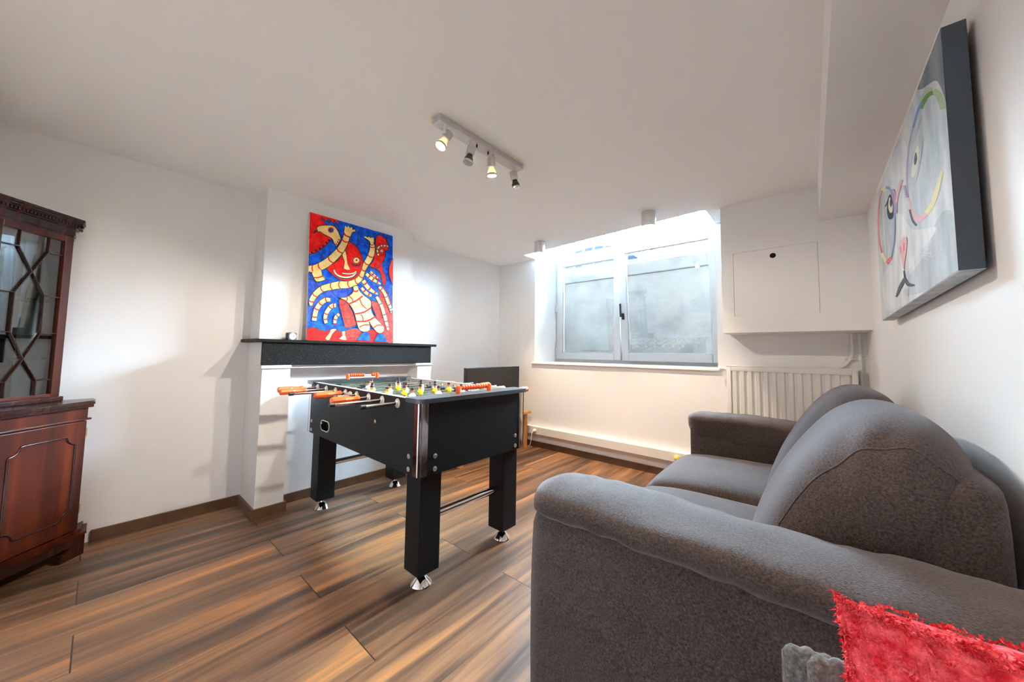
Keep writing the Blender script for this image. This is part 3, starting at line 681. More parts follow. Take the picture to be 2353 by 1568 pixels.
# long striped neck, then arms
art.limb([(752, 395), (760, 450), (752, 520), (722, 590), (690, 640), (668, 700), (640, 770), (590, 825), (500, 858), (410, 862), (320, 880), (230, 905), (160, 960), (115, 1030), (112, 1082)], [36, 48, 58, 62, 56, 44, 52, 62, 68, 76, 70, 62, 56, 50, 24], 'cream', 'red', (.075, .175, .27, .36, .43, .50, .565, .64, .71, .79, .87, .935), .011)
art.fill([(660, 348), (690, 340), (705, 352), (725, 342), (740, 356), (758, 350), (778, 362), (772, 430), (740, 432), (730, 400), (700, 375)], 'cream', 3, 'black', 7)
art.limb(a1((1075, 440), (1040, 580), (1000, 740), (900, 930), (760, 1090), (600, 1230), (430, 1330), (290, 1375), (170, 1385)), [56, 62, 66, 74, 80, 82, 80, 70, 64], 'cream', 'red', (.10, .25, .40, .57, .75, .885), .012)
art.fill([*a1((265, 1455)), *a3((260, 40), (310, 140), (345, 195), (420, 195), (555, 155), (500, 60)), *a1((470, 1470), (440, 1390), (340, 1380))], 'cream', 2)
art.stroke([*a1((190, 1440)), *a3((260, 50), (310, 145), (345, 196))], 7, 'black'); art.stroke(a3((345, 196), (430, 195), (555, 155)), 7, 'black'); art.stroke([*a3((555, 155), (490, 60), (475, -20))], 7, 'black'); art.stroke(a3((300, 105), (380, 108), (490, 70)), 13, 'red')
art.fill([(458, 330), (460, 270), (466, 236), (478, 230), (488, 248), (498, 234), (512, 238), (520, 256), (532, 244), (546, 252), (552, 274), (565, 266), (580, 278), (576, 296), (548, 304), (530, 340), (520, 358)], 'cream', 3, 'black', 7)
art.stroke([(456, 305), (480, 340), (522, 352)], 12, 'red')
# three striped tentacles
art.limb([(312, 1022), (262, 1022), (205, 1065), (160, 1140), (143, 1240)], [34, 44, 48, 46, 46], 'cream', 'red', (.22, .48, .68, .88), .013, ow=6)
art.limb([(370, 1078), (322, 1088), (275, 1150), (258, 1210), (268, 1266)], [38, 40, 40, 34, 30], 'cream', 'red', (.12, .30, .56, .80), .013, ow=6)
art.limb([(405, 1172), (378, 1192), (362, 1230), (360, 1272)], [26, 32, 32, 28], 'cream', 'red', (.25, .62, .95), .013, ow=6)
# ground
art.fill([(60, 1318), (130, 1308), (200, 1335), (260, 1322), (330, 1345), (420, 1330), (475, 1340), (560, 1330), (640, 1370), (740, 1330), (980, 1330), (980, 1480), (60, 1460)], 'red', 3)
art.fill([(60, 1275), (110, 1265), (200, 1297), (260, 1290), (330, 1312), (420, 1290), (478, 1305), (470, 1350), (420, 1352), (340, 1320), (270, 1345), (200, 1335), (130, 1308), (60, 1322)], 'blue', 3, 'black', 6)
art.stroke([(165, 1330), (172, 1390), (170, 1440)], 9, 'black'); art.stroke([(385, 1350), (378, 1400), (382, 1450)], 9, 'black')
art.fill([(322, 1328), (378, 1330), (335, 1375), (300, 1442), (258, 1426), (300, 1370)], 'cream', 3, 'black', 6); art.fill([(432, 1352), (470, 1352), (466, 1395), (495, 1442), (403, 1432), (438, 1395)], 'cream', 2, 'black', 6)
# red segmented tail, right hand red figure
art.limb([(425, 1015), (455, 1080), (490, 1170), (530, 1300)], [40, 90, 112, 118], 'lred', 'black', (.22, .47, .72, .97), .007, bend=.55)
art.fill([(480, 1345), (590, 1320), (640, 1370), (585, 1442), (480, 1440)], 'lred', 2)
art.fill([(742, 1040), (800, 1020), (815, 885), (860, 870), (940, 1000), (975, 1150), (975, 1465), (900, 1460), (860, 1370), (790, 1180)], 'lred', 3, 'black', 6)
for q in ([(745, 1055), (800, 1040), (850, 1060)], [(765, 1150), (800, 1118), (860, 1120)], [(835, 1235), (850, 1205), (890, 1205)], [(830, 985), (880, 990), (915, 975)], [(850, 1025), (890, 1040), (925, 1015)], [(880, 1090), (910, 1100), (945, 1085)], [(905, 1165), (940, 1180), (965, 1160)], [(925, 1245), (975, 1250)], [(940, 1330), (978, 1335)], [(880, 1430), (920, 1395), (975, 1415)], [(720, 1410), (750, 1420), (780, 1412)]): art.stroke(q, 7, 'black')
art.fill([(792, 410), (800, 350), (832, 328), (880, 350), (915, 400), (928, 455), (926, 485), (893, 500), (896, 560), (878, 585), (888, 612), (862, 615), (868, 690), (895, 760), (900, 830), (878, 872), (858, 800), (840, 725), (800, 690), (728, 662), (768, 600), (785, 500)], 'red', 3, 'black', 7)
art.stroke([(928, 447), (870, 440), (825, 455), (808, 495), (820, 552)], 28, 'black'); art.stroke([(926, 447), (870, 441), (827, 456), (811, 495), (822, 546)], 17, 'white')
for p, q in (((905, 438), (905, 455)), ((872, 433), (870, 450)), ((840, 442), (846, 458)), ((806, 478), (822, 484)), ((806, 520), (824, 520))): art.stroke([p, q], 13, 'teal', 0)
art.disc((857, 497), 20, 'black'); art.disc((857, 497), 15, 'white'); art.disc((858, 497), 6, 'teal')
art.stroke([(800 + (30 - 2.2 * k) * math.cos(k * .62), 648 + (30 - 2.2 * k) * math.sin(k * .62)) for k in range(13)], 6, 'black', 3); art.stroke([(848 + (24 - 2 * k) * math.cos(k * .7), 730 + (24 - 2 * k) * math.sin(k * .7)) for k in range(11)], 5, 'brown', 3)
art.stroke([(728, 662), (790, 682), (838, 670), (845, 620), (885, 590)], 6, 'black')
art.fill([(980, 580), (940, 655), (935, 740), (955, 810), (982, 850)], 'lred', 3, 'black', 6)
# wing
art.fill([(700, 680), (760, 690), (830, 740), (862, 855), (812, 880), (832, 960), (785, 1035), (690, 985), (625, 920), (600, 860), (650, 810)], 'blue', 3, 'black', 6)
for q, ws, at in (([(732, 718), (780, 765), (832, 798)], [26, 30, 10], (.3, .6, .85)), ([(690, 742), (760, 800), (845, 850)], [30, 36, 10], (.25, .5, .75)), ([(658, 815), (720, 900), (812, 958)], [40, 40, 10], (.2, .5, .8)), ([(642, 890), (690, 945), (745, 975)], [28, 32, 22], (.3, .7))):
    art.limb(q, ws, 'cream', 'red', at, .016, ow=5)
for q in ([(700, 700), (770, 760), (860, 840)], [(670, 770), (740, 850), (820, 880)], [(625, 850), (700, 930), (790, 980)], [(620, 920), (690, 990), (780, 1030)]): art.stroke(q, 6, 'black')
# cream body with red bands
art.fill([(552, 878), (600, 872), (612, 910), (660, 965), (738, 1030), (742, 1120), (778, 1195), (840, 1260), (878, 1305), (872, 1352), (832, 1370), (785, 1345), (740, 1285), (718, 1245), (730, 1310), (715, 1345), (662, 1356), (615, 1332), (588, 1260), (560, 1150), (520, 1080), (470, 1030), (412, 1000), (475, 990), (530, 960), (555, 920)], 'cream', 4, 'black', 8)
for q in ([(556, 925), (580, 932), (606, 918)], [(498, 1065), (580, 1030), (652, 978)], [(562, 1168), (660, 1150), (740, 1102)], [(586, 1246), (700, 1240), (785, 1192)]): art.stroke(q, 16, 'red')
for q in ([(615, 1308), (660, 1285), (728, 1282)], [(768, 1312), (810, 1285), (868, 1284)], [(622, 1012), (645, 1070), (692, 1112)], [(630, 1172), (650, 1200), (654, 1240)], [(508, 980), (540, 1010), (548, 1045)], [(475, 985), (490, 1010), (472, 1040)]): art.stroke(q, 11, 'red')
art.stroke([(715, 1245), (745, 1290), (790, 1348)], 7, 'black')
for q, ws, at in (([(828, 880), (880, 940), (925, 1050), (950, 1110), (956, 1150)], [24, 28, 28, 30, 14], (.12, .35, .55, .72, .87)), ([(800, 985), (850, 1080), (885, 1190), (905, 1270), (922, 1335)], [26, 30, 32, 28, 20], (.2, .45, .65, .85))):
    art.limb(q, ws, 'cream', 'teal', at, .014, ow=5)
art.fill([(585, 1442), (640, 1368), (720, 1358), (726, 1450)], 'blue', 0, 'black', 6); art.fill([(770, 1456), (808, 1376), (870, 1376), (912, 1462)], 'blue', 0, 'black', 6)
art.stroke([(492, 1408), (496, 1424), (506, 1422), (508, 1408), (520, 1405), (522, 1422), (510, 1424), (530, 1420), (534, 1408), (540, 1422), (552, 1408), (556, 1424), (566, 1410), (556, 1450), (580, 1400)], 4, 'black', 3)
ap = thing('painting', 'red blue and cream painting of fantastic figures leaning on the mantelpiece', 'painting', (-2.80, 1.315, 1.143))
# canvas frame: u along +y, v up, w towards the room; leans back onto the breast
lean = math.radians(4.0)
Mp = Matrix.Translation((-2.761, .956, 1.1425)) @ Matrix(((0, -math.sin(lean), math.cos(lean), 0), (1, 0, 0, 0), (0, math.cos(lean), math.sin(lean), 0), (0, 0, 0, 1)))
bm = new(); box(bm, (0, 0, -.020), (.680, .962, -.0002), .001); cv = obj('canvas', bm, mat('raw_canvas', (.68, .64, .56, 1), .8), ap, frame=Mp)
art.build('painted_front', ap, Mp)
for i in range(13):
    bm = new(); box(bm, (-.0012, .03 + .074 * i, -.012), (0, .036 + .074 * i, -.009)); obj('tack', bm, BLACKP, cv, frame=Mp)

def fur(name, c, c2): 
    m = mat(name, c, .75, spec=.12, noise_col=(1, c2, .35, .65), bump=(160, .12)); nt = m.node_tree
    n = [x for x in nt.nodes if x.type == 'TEX_NOISE' and abs(x.inputs['Scale'].default_value - 1) < .01][0]; mp = nt.nodes.new('ShaderNodeMapping'); mp.inputs['Scale'].default_value = (20, 14, 6)
    nt.links.new(nt.nodes['Texture Coordinate'].outputs['Object'], mp.inputs[0]); nt.links.new(mp.outputs[0], n.inputs['Vector']); return m
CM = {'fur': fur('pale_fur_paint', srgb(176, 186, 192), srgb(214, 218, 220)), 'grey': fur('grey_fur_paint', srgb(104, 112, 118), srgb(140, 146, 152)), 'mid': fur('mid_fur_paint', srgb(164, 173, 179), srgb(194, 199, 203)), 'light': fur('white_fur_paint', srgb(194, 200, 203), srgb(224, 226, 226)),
      'lens': fur('lens_paint', srgb(164, 178, 186), srgb(200, 208, 212)), 'green': mat('green_paint', srgb(92, 140, 70), .75, spec=.12), 'lgreen': mat('pale_green_paint', srgb(164, 186, 150), .75, spec=.12), 'blue': mat('blue_ring_paint', srgb(116, 142, 184), .75, spec=.12), 'purple': mat('purple_paint', srgb(166, 154, 184), .75, spec=.12),
      'pink': mat('pink_paint', srgb(214, 172, 178), .75, spec=.12), 'red': mat('red_ring_paint', srgb(214, 112, 120), .75, spec=.12), 'orange': mat('orange_ring_paint', srgb(226, 122, 82), .75, spec=.12), 'yellow': mat('yellow_ring_paint', srgb(220, 214, 168), .75, spec=.12), 'dark': mat('charcoal_paint', srgb(84, 94, 102), .75, spec=.12), 'black': mat('soft_black_paint', srgb(48, 54, 60), .75, spec=.12), 'eye': mat('pale_eye_paint', srgb(214, 216, 196), .75, spec=.12)}
cat = Art([(31, 798), (487, -381), (543, 1266), (77, 1560)], 1.045, .548, CM)
cat.fill([(31, 798), (487, -381), (543, 1266), (77, 1560)], 'fur', 0)
cat.fill([(487, -381), (330, 10), (345, 60), (400, 30), (455, 20), (505, 180), (515, 400)], 'grey', 4); cat.fill([(543, 1266), (535, 950), (470, 900), (400, 1010), (370, 1130), (300, 1230), (240, 1300), (225, 1380), (300, 1400)], 'mid', 4)
cat.fill([(330, 1010), (260, 1000), (185, 900), (160, 1180), (200, 1300), (300, 1180), (420, 1010)], 'light', 4); cat.fill([(100, 1250), (190, 1230), (215, 1300), (240, 1430), (120, 1500), (80, 1400)], 'light', 4); cat.fill([(160, 480), (235, 430), (240, 700), (180, 700), (110, 640)], 'light', 4)
N1 = [(428, 82), (385, 100), (350, 150), (322, 215), (288, 330), (264, 430), (248, 560), (243, 680), (250, 800), (272, 900), (312, 945), (360, 912), (402, 850), (440, 745), (468, 640), (490, 500), (498, 330), (490, 220), (462, 120)]
cat.fill(N1, 'lens', 4)
F1 = [(105, 722), (80, 745), (62, 800), (53, 900), (53, 1000), (60, 1080), (76, 1150), (108, 1215), (138, 1180), (155, 1100), (162, 1000), (160, 900), (150, 800), (130, 735)]
cat.fill(F1, 'lens', 4)
def seg(P, i, j, w_, c): cat.stroke(P[i:j + 1], w_, c, 5)
P = N1 + [N1[0]]
seg(P, 0, 2, 52, 'lgreen'); seg(P, 17, 19, 44, 'lgreen'); cat.stroke([(425, 95), (390, 112), (358, 160), (342, 200)], 30, 'green'); cat.stroke([(428, 95), (455, 130), (478, 200)], 14, 'lgreen')
seg(P, 2, 4, 16, 'blue'); seg(P, 4, 6, 12, 'purple'); seg(P, 6, 8, 12, 'purple'); seg(P, 8, 9, 15, 'pink'); seg(P, 9, 11, 30, 'pink'); seg(P, 11, 13, 30, 'yellow'); seg(P, 13, 14, 22, 'yellow'); cat.stroke([(258, 880), (275, 950), (300, 985)], 14, 'dark')
Q = F1 + [F1[0]]
seg(Q, 0, 1, 26, 'yellow'); seg(Q, 1, 3, 9, 'red'); seg(Q, 3, 5, 7, 'red'); seg(Q, 5, 6, 9, 'orange'); seg(Q, 6, 7, 18, 'yellow'); seg(Q, 7, 8, 20, 'red'); seg(Q, 8, 11, 9, 'blue'); seg(Q, 11, 13, 10, 'purple'); seg(Q, 13, 14, 18, 'blue')
for P_, c in (([(310, 430), (280, 520), (262, 620), (266, 700), (290, 720), (318, 640), (345, 500), (352, 400)], 'mid'), ([(318, 450), (285, 560), (272, 650), (290, 668), (315, 590), (326, 510)], 'eye')): cat.fill(P_, c, 4)
cat.fill([(305, 500), (292, 560), (300, 590), (314, 545)], 'dark', 4); cat.stroke([(350, 250), (320, 330), (290, 430)], 9, 'mid'); cat.stroke([(360, 360), (325, 420), (300, 470)], 20, 'mid')
cat.fill([(128, 775), (115, 830), (112, 890), (125, 935), (150, 925), (155, 860), (142, 790)], 'black', 4); cat.fill([(130, 790), (121, 830), (122, 870), (134, 895), (148, 885), (148, 840)], 'eye', 4); cat.fill([(136, 800), (131, 835), (138, 858), (146, 830)], 'black', 4); cat.stroke([(128, 780), (112, 830), (100, 850)], 8, 'black')
cat.stroke([(150, 740), (168, 800), (172, 900)], 16, 'purple'); cat.stroke([(210, 680), (185, 760), (172, 830)], 16, 'pink'); cat.stroke([(225, 720), (238, 780), (245, 800)], 14, 'purple')
cat.fill([(196, 1100), (215, 1060), (238, 1060), (236, 1130), (225, 1200), (218, 1260), (205, 1190), (192, 1140)], 'pink', 4); cat.stroke([(222, 1090), (220, 1140)], 9, 'red'); cat.stroke([(198, 1110), (202, 1150)], 6, 'red')
cat.stroke([(218, 1262), (222, 1310)], 8, 'dark'); cat.stroke([(222, 1310), (195, 1360), (168, 1420)], [18, 22, 8], 'dark'); cat.stroke([(222, 1310), (245, 1345), (285, 1350)], [14, 22, 8], 'dark')
for i in range(14): cat.stroke([(230 + 7 * i, 1150 + 13 * (i % 4)), (290 + 9 * i, 1130 + 17 * (i % 5))], 2.5, 'light', 0)
for i in range(10): cat.stroke([(205 + 4 * i, 1370), (190 + 6 * i, 1450 + 3 * (i % 3))], 2.5, 'light', 0)
cp = thing('painting', 'grey canvas painting of a cat face in coloured glasses on the right wall', 'painting', (.27, 1.67, 1.24))
# u from far end (y 2.2) to near end (y 1.15), v up, w towards the room (-x)
Mc = Matrix.Translation((.2405, 2.195, 1.2385)) @ Matrix(((0, 0, -1, 0), (-1, 0, 0, 0), (0, 1, 0, 0), (0, 0, 0, 1))) @ Matrix.Rotation(math.radians(1.2), 4, 'Z')
bm = new(); box(bm, (0, 0, -.036), (1.045, .548, -.0002), .0015); cvs = obj('canvas', bm, mat('slate_grey_canvas_edge', srgb(66, 72, 78), .8, bump=(200, .1)), cp, frame=Mc)
co = cat.build('painted_front', cp, Mc)
for xh in (.10, .90):
    bm = new(); box(bm, (xh, .50, -.0475), (xh + .03, .53, -.036)); obj('hanger', bm, STEEL, cp, frame=Mc)
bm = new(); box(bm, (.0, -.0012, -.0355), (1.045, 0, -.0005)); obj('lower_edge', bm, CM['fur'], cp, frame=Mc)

# ------------------------------------------------------------------ table football
def carbon():
    m = bpy.data.materials.new('black_twill_laminate'); m.use_nodes = True; nt = m.node_tree; N = nt.nodes; L = nt.links; p = N['Principled BSDF']
    t = N.new('ShaderNodeTexCoord'); mp = N.new('ShaderNodeMapping'); mp.inputs['Rotation'].default_value = (math.radians(40), math.radians(40), math.radians(40)); L.new(t.outputs['Object'], mp.inputs[0])
    wv = N.new('ShaderNodeTexWave'); wv.inputs['Scale'].default_value = 75; wv.inputs['Distortion'].default_value = .2; L.new(mp.outputs[0], wv.inputs['Vector'])
    r = N.new('ShaderNodeValToRGB'); r.color_ramp.elements[0].color = (.0015, .0015, .0015, 1); r.color_ramp.elements[1].color = (.011, .0115, .012, 1); L.new(wv.outputs['Fac'], r.inputs[0])
    n = N.new('ShaderNodeTexNoise'); n.inputs['Scale'].default_value = 500; L.new(t.outputs['Object'], n.inputs['Vector'])
    b = N.new('ShaderNodeBump'); b.inputs['Strength'].default_value = .25; b.inputs['Distance'].default_value = .001; L.new(n.outputs['Fac'], b.inputs['Height']); L.new(b.outputs[0], p.inputs['Normal'])
    L.new(r.outputs[0], p.inputs['Base Color']); p.inputs['Roughness'].default_value = .5; p.inputs['Specular IOR Level'].default_value = .18
    return m
TWILL = carbon()
GREYTOP = mat('dark_grey_top_laminate', (.034, .037, .042, 1), .30, spec=.7, bump=(400, .03))
EDGE = mat('pale_grey_edge_band', (.34, .34, .33, 1), .45); INNER = mat('pale_grey_inner_board', (.62, .58, .54, 1), .5); FIELD = mat('green_playing_field', (.05, .16, .10, 1), .4)
WHITE_P = mat('white_player_shirt', (.82, .82, .82, 1), .4); YELLOW_P = mat('yellow_player_shirt', srgb(245, 208, 20), .4); SKIN = mat('orange_player_skin', srgb(238, 128, 66), .45); NAVY = mat('navy_player_trim', (.010, .013, .030, 1), .4)
PLATE = mat('pale_metal_rosette', (.78, .72, .66, 1), .3, .6)
ft = thing('football_table', 'black table football table with orange handles on four square legs', 'football table', (-1.3158, .9223, 0), (0, 0, math.radians(-.8428 + 180)))
# frame: x along the long side away from the near corner, y = -v (v from the handle side inwards)
ftw = wmat(ft)
FT = ftw @ Matrix.Scale(-1, 4, (0, 1, 0))                      # local (u, v, z); mirrored, so normals are recalculated
def fobj(name, bm, m, parent=None, **k):
    bm.transform(FT); bmesh.ops.recalc_face_normals(bm, faces=bm.faces[:])
    return obj(name, bm, m, parent or ft, **k)
L_, W_T, ZT, ZB = 1.372, .755, .8628, .516
ub0, ub1, vb0, vb1 = .022, L_ - .022, .016, W_T - .016
RODS = [.212, .357, .500, .638, .781, .9215, 1.062, 1.203]; RZ = .8247
# long side panels: thin boards that carry the rods; the handle side has the ball cup
HU, HZ = 1.052, .594
bm = new()
hole = rounded_rect(HU - .062, HZ - .028, HU + .062, HZ + .028, .026, 5)
hole = [(p[0], p[1]) for p in hole]; nh = len(hole)
outer = [(ub1, .855), (ub0, .855), (ub0, ZB), (ub1, ZB)]
for v in (vb0, vb0 + .028):
    ov = [bm.verts.new((p[0], v, p[1])) for p in outer]; hv = [bm.verts.new((p[0], v, p[1])) for p in hole]
    q = nh // 4
    for k in range(4):
        arc = hv[k * q:(k + 1) * q]
        nxt = hv[((k + 1) * q) % nh]
        bm.faces.new([ov[k]] + [ov[(k + 1) % 4]] + [nxt] + arc[::-1])
n0 = len(bm.verts) // 2
bm.verts.ensure_lookup_table(); V = list(bm.verts)
for i in range(4): bm.faces.new((V[i], V[(i + 1) % 4], V[n0 + (i + 1) % 4], V[n0 + i]))
for i in range(nh): bm.faces.new((V[4 + i], V[4 + (i + 1) % nh], V[n0 + 4 + (i + 1) % nh], V[n0 + 4 + i]))
sp = fobj('side_panel', bm, TWILL)
bm = new(); box(bm, (ub0, vb1 - .028, ZB), (ub1, vb1, .855)); fobj('side_panel', bm, TWILL)
for v0 in (vb0, vb1 - .028):
    bm = new(); box(bm, (ub0 + .05, v0, .8551), (ub1 - .05, v0 + .028, .8565)); fobj('edge_strip', bm, EDGE)
    bm = new(); va, vb_ = (v0 + .028, v0 + .030) if v0 < .3 else (v0 - .002, v0); box(bm, (ub0 + .04, va, .735), (ub1 - .04, vb_, .854)); fobj('inner_board', bm, INNER)
for u in (ub0, ub1 - .028):
    bm = new(); box(bm, (u, vb0 + .028, ZB), (u + .028, vb1 - .028, .842)); fobj('end_panel', bm, TWILL)
    ua = u + .028 if u < .5 else u - .012
    bm = new(); box(bm, (ua, vb0 + .03, .735), (ua + .012, vb1 - .03, .842)); fobj('end_board', bm, mat('white_end_board', (.74, .74, .74, 1), .4))
bm = new(); box(bm, (ub0 + .028, vb0 + .028, .727), (ub1 - .028, vb1 - .028, .735)); fobj('playing_field', bm, FIELD)
bm = new(); box(bm, (ub0 + .028, vb0 + .028, ZB + .005), (ub1 - .028, vb1 - .028, ZB + .013)); fobj('bottom_board', bm, BLACKP)
# end tops with rounded outer corners
def endtop(u0, u1, near):
    r = .030; P = []
    pts = rounded_rect(u0, 0, u1, W_T, r, 6)
    out = []
    for x, y in pts: out.append((x, y))
    if near: out = [(x if x < (u0 + u1) / 2 else u1, y if x < (u0 + u1) / 2 else (0 if y < W_T / 2 else W_T)) for x, y in out]
    else: out = [(x if x > (u0 + u1) / 2 else u0, y if x > (u0 + u1) / 2 else (0 if y < W_T / 2 else W_T)) for x, y in out]
    ded = []
    for p in out:
        if not ded or math.dist(p, ded[-1]) > 1e-5: ded.append(p)
    bm = new(); prism(bm, ded, .842, ZT); fobj('end_top', bm, GREYTOP, smooth=30)
endtop(0, .118, True); endtop(L_ - .118, L_, False)
# chrome corner trims
for u, su in ((ub0, 1), (ub1, -1)):
    for v, sv in ((vb0, 1), (vb1, -1)):
        bm = new(); t_ = .0022; P = [(u + su * .044, v - sv * t_), (u + su * .016, v - sv * t_)]
        for k in range(7):
            a = math.radians(90 * k / 6); P.append((u + su * (.016 - (.016 + t_) * math.sin(a)), v + sv * (.016 - (.016 + t_) * math.cos(a))))
        P += [(u - su * t_, v + sv * .016), (u - su * t_, v + sv * .044), (u, v + sv * .044), (u, v), (u + su * .044, v)]
        ded = []
        for p in P:
            if not ded or math.dist(p, ded[-1]) > 1e-5: ded.append(p)
        prism(bm, ded, ZB, .841); fobj('corner_trim', bm, CHROME, smooth=35)
# legs, feet, bars
for u in (.101, L_ - .101):
    for v in (.103, W_T - .103):
        bm = new(); box(bm, (u - .057, v - .057, .0686), (u + .057, v + .057, ZB + .005), .0025); lg = fobj('leg', bm, TWILL)
        bm = new(); lathe(bm, [(.047, 0), (.050, .004), (.047, .009), (.024, .034), (.016, .040), (.014, .043), (.014, .069)], (u, v, 0), (0, 0, 1), 28); fobj('levelling_foot', bm, CHROME, lg, smooth=35)
    bm = new(); cyl(bm, (u, .160, .292), (u, W_T - .160, .292), .0195, 22); fobj('cross_bar', bm, CHROME, smooth=40)
# bolts
def bolt(c, d, r=.0115):
    bm = new(); lathe(bm, [(r, 0), (r, .0012), (r * .62, .0022), (r * .60, .0045), (r * .38, .0050), (r * .36, .0030), (.0005, .0030)], c, d, 18); fobj('bolt', bm, mat('zinc_bolt', (.62, .62, .62, 1), .3, .9), smooth=40)
for u in (.102, L_ - .090):
    for z in (.596, .5385): bolt((u, vb0, z), (0, -1, 0)); bolt((u, vb1, z), (0, 1, 0))
for v in (.1035, W_T - .089):
    for z in (.596, .5385): bolt((ub0, v, z), (-1, 0, 0)); bolt((ub1, v, z), (1, 0, 0))
bm = new(); lathe(bm, [(.0095, 0), (.0095, .003), (.006, .004), (.0055, .002), (.0005, .002)], (.418, vb0, .7105), (0, -1, 0), 16); fobj('lock', bm, BRASS, smooth=40)
# ball cup
bm = new(); h2 = rounded_rect(HU - .068, HZ - .034, HU + .068, HZ + .034, .031, 5)
a = [bm.verts.new((p[0], vb0 - .004, p[1])) for p in h2]; b_ = [bm.verts.new((p[0], vb0 - .004, p[1])) for p in hole]; c_ = [bm.verts.new((p[0], vb0 + .001, p[1])) for p in h2]; d_ = [bm.verts.new((p[0], vb0 + .02, p[1])) for p in hole]
for i in range(nh):
    j = (i + 1) % nh; bm.faces.new((a[i], a[j], b_[j], b_[i])); bm.faces.new((a[i], c_[i], c_[j], a[j])); bm.faces.new((b_[i], b_[j], d_[j], d_[i])).material_index = 1
cup_ = fobj('ball_cup', bm, [mat('cream_plastic_rim', (.72, .66, .55, 1), .4), BLACK_GAP], smooth=30)
bm = new(); box(bm, (HU - .07, vb0 + .030, HZ - .04), (HU + .07, vb0 + .10, HZ + .04)); fobj('cup_lining', bm, BLACK_GAP, cup_)
for q in ((HU + .050, HZ + .012), (HU - .052, HZ - .024)):
    bm = new(); lathe(bm, [(.006, 0), (.005, .003), (.0005, .003)], (q[0], vb0 - .0035, q[1]), (0, -1, 0), 12); fobj('screw', bm, STEEL, cup_)
bm = new(); lathe(bm, [(.021, 0), (.021, .004), (.017, .012), (.010, .016), (.0005, .016)], (.716, vb0, .820), (0, -1, 0), 20); fobj('ball_serve_cap', bm, PLATE, smooth=40)
# rods with handles, rosettes, bumpers and players
def player(bm, c, tilt, shirt):
    """little footballer clamped on a rod at c; built upright along z then turned by tilt about the rod."""
    b = new()
    lathe(b, [(.013, -.014), (.0165, -.008), (.017, .006), (.0150, .016), (.009, .022), (.007, .0235)], (0, 0, 0), (0, 0, 1), 14, 0)   # torso around the rod
    for sy in (-1, 1): lathe(b, [(.004, 0), (.0065, .006), (.0055, .020), (.003, .024)], (0, sy * .0145, .014), (0, sy * .25, -1), 8, 0)
    lathe(b, [(.006, .022), (.0062, .027), (.0092, .032), (.0100, .038), (.0085, .044)], (0, 0, 0), (0, 0, 1), 14, 1)                     # neck and face
    lathe(b, [(.0103, .0385), (.0105, .043), (.0085, .049), (.004, .0515), (.0004, .052)], (0, 0, 0), (0, 0, 1), 14, 2, cap=False)         # hair
    box(b, (-.0125, -.0018, .033), (-.008, .0018, .037), .0008, 1)
    lathe(b, [(.0115, -.012), (.0125, -.026), (.0100, -.034), (.0065, -.040)], (0, 0, 0), (0, 0, 1), 12, 2)                                # shorts
    lathe(b, [(.0062, -.036), (.0055, -.062)], (0, 0, 0), (0, 0, 1), 10, 1)
    box(b, (-.013, -.0105, -.080), (.010, .0105, -.060), .004, 2)
    merge(bm, b, None, Matrix.Translation(c) @ Matrix.Rotation(tilt, 4, 'Y'))
def bumper(bm, u, v):
    P = []
    for k in range(4): P += [(.010, k * .0075), (.0155, k * .0075 + .0012), (.0155, k * .0075 + .0052), (.010, k * .0075 + .0068)]
    lathe(bm, P, (u, v, RZ), (0, 1, 0), 16)
SETUP = {0: (-.165, False, 'w', [(.375, 1.35)]), 1: (-.240, False, 'w', [(.190, .0), (.364, .0), (.538, .0)]), 2: (-.177, True, 'y', [(.121, 0), (.229, 0), (.337, 0), (.445, 0), (.553, 0)]), 3: (-.112, False, 'w', [(.102, 0), (.215, 0), (.325, 0), (.438, 0), (.545, 0)]),
         4: (-.152, True, 'y', [(.179, 0), (.357, 0), (.535, 0)]), 5: (-.235, False, 'w', [(.224, 0), (.441, 0)]), 6: (-.241, True, 'w', [(.313, 0), (.52, 0)]), 7: (-.214, True, 'w', [(.09, 1.45)])}
